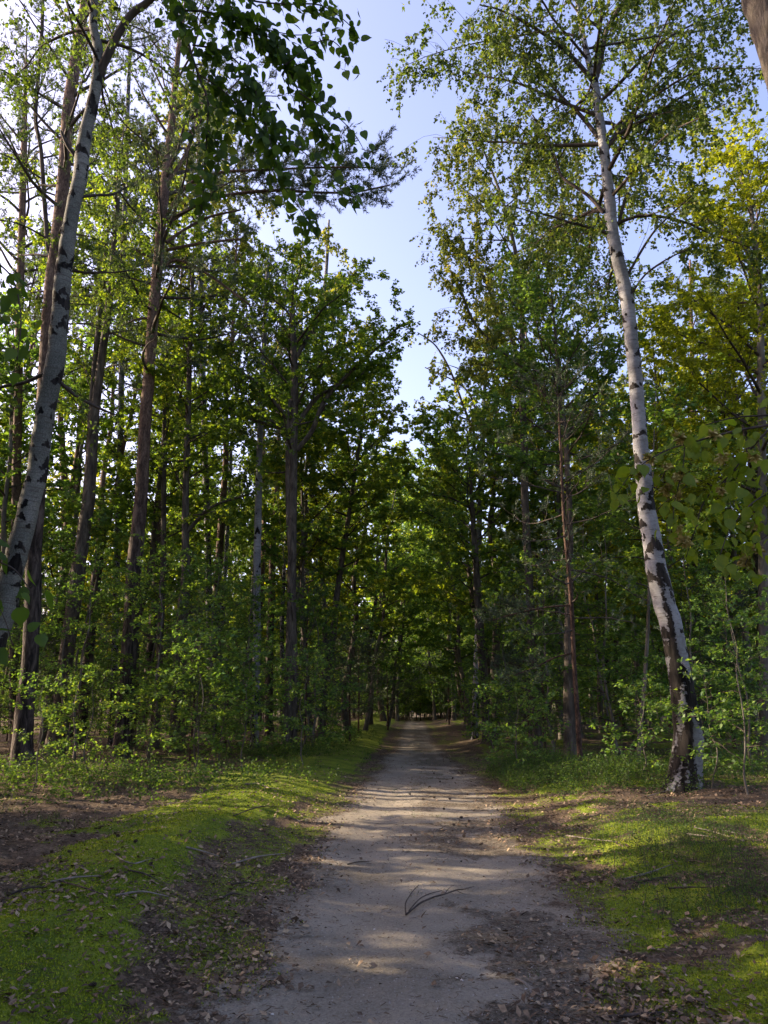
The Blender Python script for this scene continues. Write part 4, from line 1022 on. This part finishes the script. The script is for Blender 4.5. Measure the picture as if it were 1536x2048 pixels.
# needles and bark crumbs on the track
n = 25000; y = 4.0+13*rng.random(n)**1.8; x = c_sl(y)-1.2+(c_sr(y)-c_sl(y)+2.2)*rng.random(n); s_, d_, m_ = masks(x, y); kp = rng.random(n) < .16+.75*d_+.4*(1-s_)
x, y = x[kp], y[kp]; z = hgt(x, y)+.008; m = len(x); a = rng.random(m)*6.28; L = .012+.05*rng.random(m)**2; P = np.stack([x, y, z], 1); D = np.stack([np.cos(a)*L, np.sin(a)*L, rng.normal(size=m)*.004], 1)
mb = MB(); sticks(mb, P, P+D, .0011+.0016*rng.random(m)**3+.00008*y); mb.obj('needle_litter', M_need, kind='stuff'); print('needles', m)
# grit on the sand
n = 9000; y = 4.0+9*rng.random(n)**1.8; x = c_sl(y)-.2+(c_sr(y)-c_sl(y)+.4)*rng.random(n); z = hgt(x, y); r_ = .002+.007*rng.random(n)**3; a = rng.random(n)*6.28
V = np.stack([np.stack([x+np.cos(a+k*2.09)*r_, y+np.sin(a+k*2.09)*r_, z-.001], 1) for k in range(3)]+[np.stack([x+r_*.2, y, z+r_*.9], 1)], 1).reshape(-1, 3); i4 = np.arange(n)[:, None]*4
mb = MB(); mb.add(V, None, np.concatenate([i4+np.array([[0, 1, 3]]), i4+np.array([[1, 2, 3]]), i4+np.array([[2, 0, 3]])])); mb.obj('grit', M_grit, kind='stuff')
# grass, heather and bilberry
def tufts(name, n, fx, mat_, L, wd, seed, blades=9, bend=.5):
    rng = np.random.default_rng(seed); xy = fx(rng, n); x, y = xy; z = hgt(x, y); m = len(x)
    P = np.repeat(np.stack([x, y, z-.01], 1), blades, 0)+rng.normal(size=(m*blades, 3))*np.array([.03, .03, 0])
    d = nrm(rng.normal(size=P.shape)*.45+np.array([0, 0, 1.])); l = L*(.4+.9*rng.random((len(P), 1))); s = nrm(np.cross(d, rng.normal(size=P.shape)))*wd
    mid = P+d*l*.6; tip = P+d*l+np.array([0, 0, -bend*.2])*l+nrm(d*[1, 1, 0])*l*bend*.5
    V = np.stack([P-s, P+s, mid+s*.7, mid-s*.7, tip], 1).reshape(-1, 3); i = np.arange(len(P))[:, None]*5
    mb = MB(); mb.add(V, i+np.array([[0, 1, 2, 3]]), i+np.array([[3, 2, 4]])); mb.obj(name, mat_, kind='stuff')
def g_right(rng, n):
    y = 5.+17*rng.random(n)**1.1; x = c_mri(y)+rng.random(n)*(.3*y+1.5); k = rng.random(n) < sst(.47, .62, fbm(x*1.1+21, y*.8+4, 3))*sst(.3, 1.4, x-c_mri(y)); return x[k], y[k]
def g_left(rng, n):
    y = 9+16*rng.random(n); x = c_mlo(y)-rng.random(n)*(.3*y); k = rng.random(n) < sst(.48, .6, fbm(x*1.1+61, y*.8+44, 3)); return x[k], y[k]
def g_track(rng, n):
    y = 5+30*rng.random(n)**1.3; x = (c_sl(y)+c_sr(y))/2+rng.normal(size=n)*.35; k = rng.random(n) < sst(.5, .6, fbm(x*1.3+61, y*.6+14, 3))*.6; return x[k], y[k]
tufts('grass', 3800, g_right, M_grass, .16, .0022, 1, 10); tufts('grass', 2200, g_left, M_grass, .15, .0022, 2, 9); tufts('grass', 1500, g_track, M_grass, .045, .0018, 3, 9)
def herb(name, regs, n, seed, h, mat_='shrub', leafs=26, size=.018):
    rng = np.random.default_rng(seed); mw, ml = MB(), MB()
    x = np.concatenate([rng.normal(cx_, sx, int(n*f)) for cx_, cy_, sx, sy, f in regs]); rng2 = np.random.default_rng(seed+1)
    y = np.concatenate([rng2.normal(cy_, sy, int(n*f)) for cx_, cy_, sx, sy, f in regs])
    k = (np.maximum(c_sl(y)-x, x-c_sr(y)) > .35); x, y = x[k], y[k]; z = hgt(x, y); m = len(x)
    P = np.stack([x, y, z-.02], 1); D = nrm(rng.normal(size=(m, 3))*.35+np.array([0, 0, 1.])); l = h*(.5+.8*rng.random((m, 1)))
    Q = P+D*l; sticks(mw, P, Q, .0022)
    t = rng.random((m, leafs))**.7; LP = P[:, None]+(D*l)[:, None]*t[..., None]+rng.normal(size=(m, leafs, 3))*np.array([.05, .05, .02])*(.5+t[..., None])
    leaves(ml, LP.reshape(-1, 3), size, rng, -.2, .8, .34)
    o = mw.obj(name, B['twig'], kind='stuff'); ml.obj('foliage', G[mat_], o, kind='stuff')
p1 = on(1080, 1560); p2 = on(1190, 1560); p3 = on(1010, 1545)
herb('bilberry_patch', [(p1[0], p1[1]+.3, .75, .9, .45), (p2[0]+.3, p2[1], .9, .8, .35), (p3[0]+.4, p3[1], .45, .6, .2)], 1500, 5, .34, leafs=30, size=.030)
q1 = on(300, 1560); q2 = on(120, 1560); q3 = on(560, 1510); q4 = on(700, 1475); q5 = on(20, 1600)
herb('wood_undergrowth', [(q1[0], q1[1], 1.6, .9, .2), (q2[0], q2[1], 1.5, 1., .2), (q3[0], q3[1], 1.0, 1.2, .2), (q4[0]-.8, q4[1], .8, 3, .2), (q5[0], q5[1], 1., .8, .05), (6.5, 15, 1.6, 1.5, .2)], 1200, 6, .38, 'shrub', 20, .05)
r1 = on(1420, 1700); r2 = on(1330, 1650); r3 = on(1500, 1800)
herb('heather_patch', [(r1[0], r1[1], .7, .6, .5), (r2[0], r2[1], .5, .4, .25), (r3[0], r3[1], .4, .4, .25)], 900, 7, .22, 'shrub', 24, .016)
# pine cones and pale chips
def cone_mesh():
    mb = MB(); 
    for r in range(7):
        u = (r+.5)/7; z = (u-.5)*1.1; rad = .36*sin(pi*(.15+.75*u)); k = 7
        for j in range(k):
            a = j/k*6.28+r*.45; ca, sa = cos(a), sin(a); t_ = np.array([-sa, ca, 0]); o_ = np.array([ca, sa, 0])
            b = o_*rad*.5+np.array([0, 0, z]); e = o_*rad*1.15+np.array([0, 0, z+.10])
            mb.add([b-t_*.07, b+t_*.07, e+t_*.11, e-t_*.11, e+np.array([0, 0, .06])], [[0, 1, 2, 3]], [[3, 2, 4]])
    tube(mb, np.array([[0, 0, -.55], [0, 0, 0], [0, 0, .55]]), [.14, .22, .05], 7); return mb.mesh('pine_cone', M_cone)
cm = cone_mesh()
for i, (px, py_) in enumerate([(888,1620),(922,1637),(908,1652),(928,1675),(962,1690),(938,1645),(900,1600),(868,1596),(935,1590),(860,1575),(880,1565),(905,1558),(925,1548),(868,1548),(846,1600),(820,1590),
                               (236,1710),(270,1690),(300,1745),(140,1705),(235,1680),(184,1975),(120,1720),(1150,1760),(1000,1600),(380,1665)]):
    p = on(px, py_); o = link('pine_cone', cm); s = .042 if py_ < 1700 else .036; o.location = (p[0], p[1], p[2]+s*.42); o.scale = (s,)*3; o.rotation_euler = (1.4+.3*sin(i), .2*cos(i*3), i*1.9)
    o['category'] = 'pine cone'; o['label'] = 'dark open pine cone lying on the %s' % ('sand of the track' if 700 < px < 980 else 'ground beside the track'); o['group'] = 'pine cones on the track' if 700 < px < 980 else 'pine cones beside the track'
def chip(seed):
    r = np.random.default_rng(seed); n = 6; a = np.arange(n)/n*6.28; rad = .3+.3*r.random(n); V = [(cos(q)*k, sin(q)*k*.7, 0) for q, k in zip(a, rad)]+[(cos(q)*k*.7, sin(q)*k*.5, .22) for q, k in zip(a, rad)]
    mb = MB(); mb.add(V, [[j, (j+1) % n, n+(j+1) % n, n+j] for j in range(n)], [[n, n+j, n+j+1] for j in range(1, n-1)]); return mb.mesh('wood_chip', M_chip)
cms = [chip(i) for i in range(3)]
for i, (px, py_) in enumerate([(544,2030),(655,1742),(588,1768),(1062,1998),(924,1962),(1094,2025),(60,1978),(914,1958),(1052,1980),(748,1860),(1128,1850),(470,1845),(1355,1772),(1516,1800)]):
    p = on(px, py_); o = link('wood_chip', cms[i % 3]); o.location = (p[0], p[1], p[2]+.004); o.scale = (.024,)*3; o.rotation_euler = (.2*sin(i), .2*cos(i), i*2.1)
    o['category'] = 'wood chip'; o['label'] = 'tiny pale wood chip lying on the ground of the track or its verge'; o['group'] = 'pale wood chips'
print('objects', len(bpy.data.objects), 'tris', sum(len(m.loops)-2*len(m.polygons) for m in bpy.data.meshes))
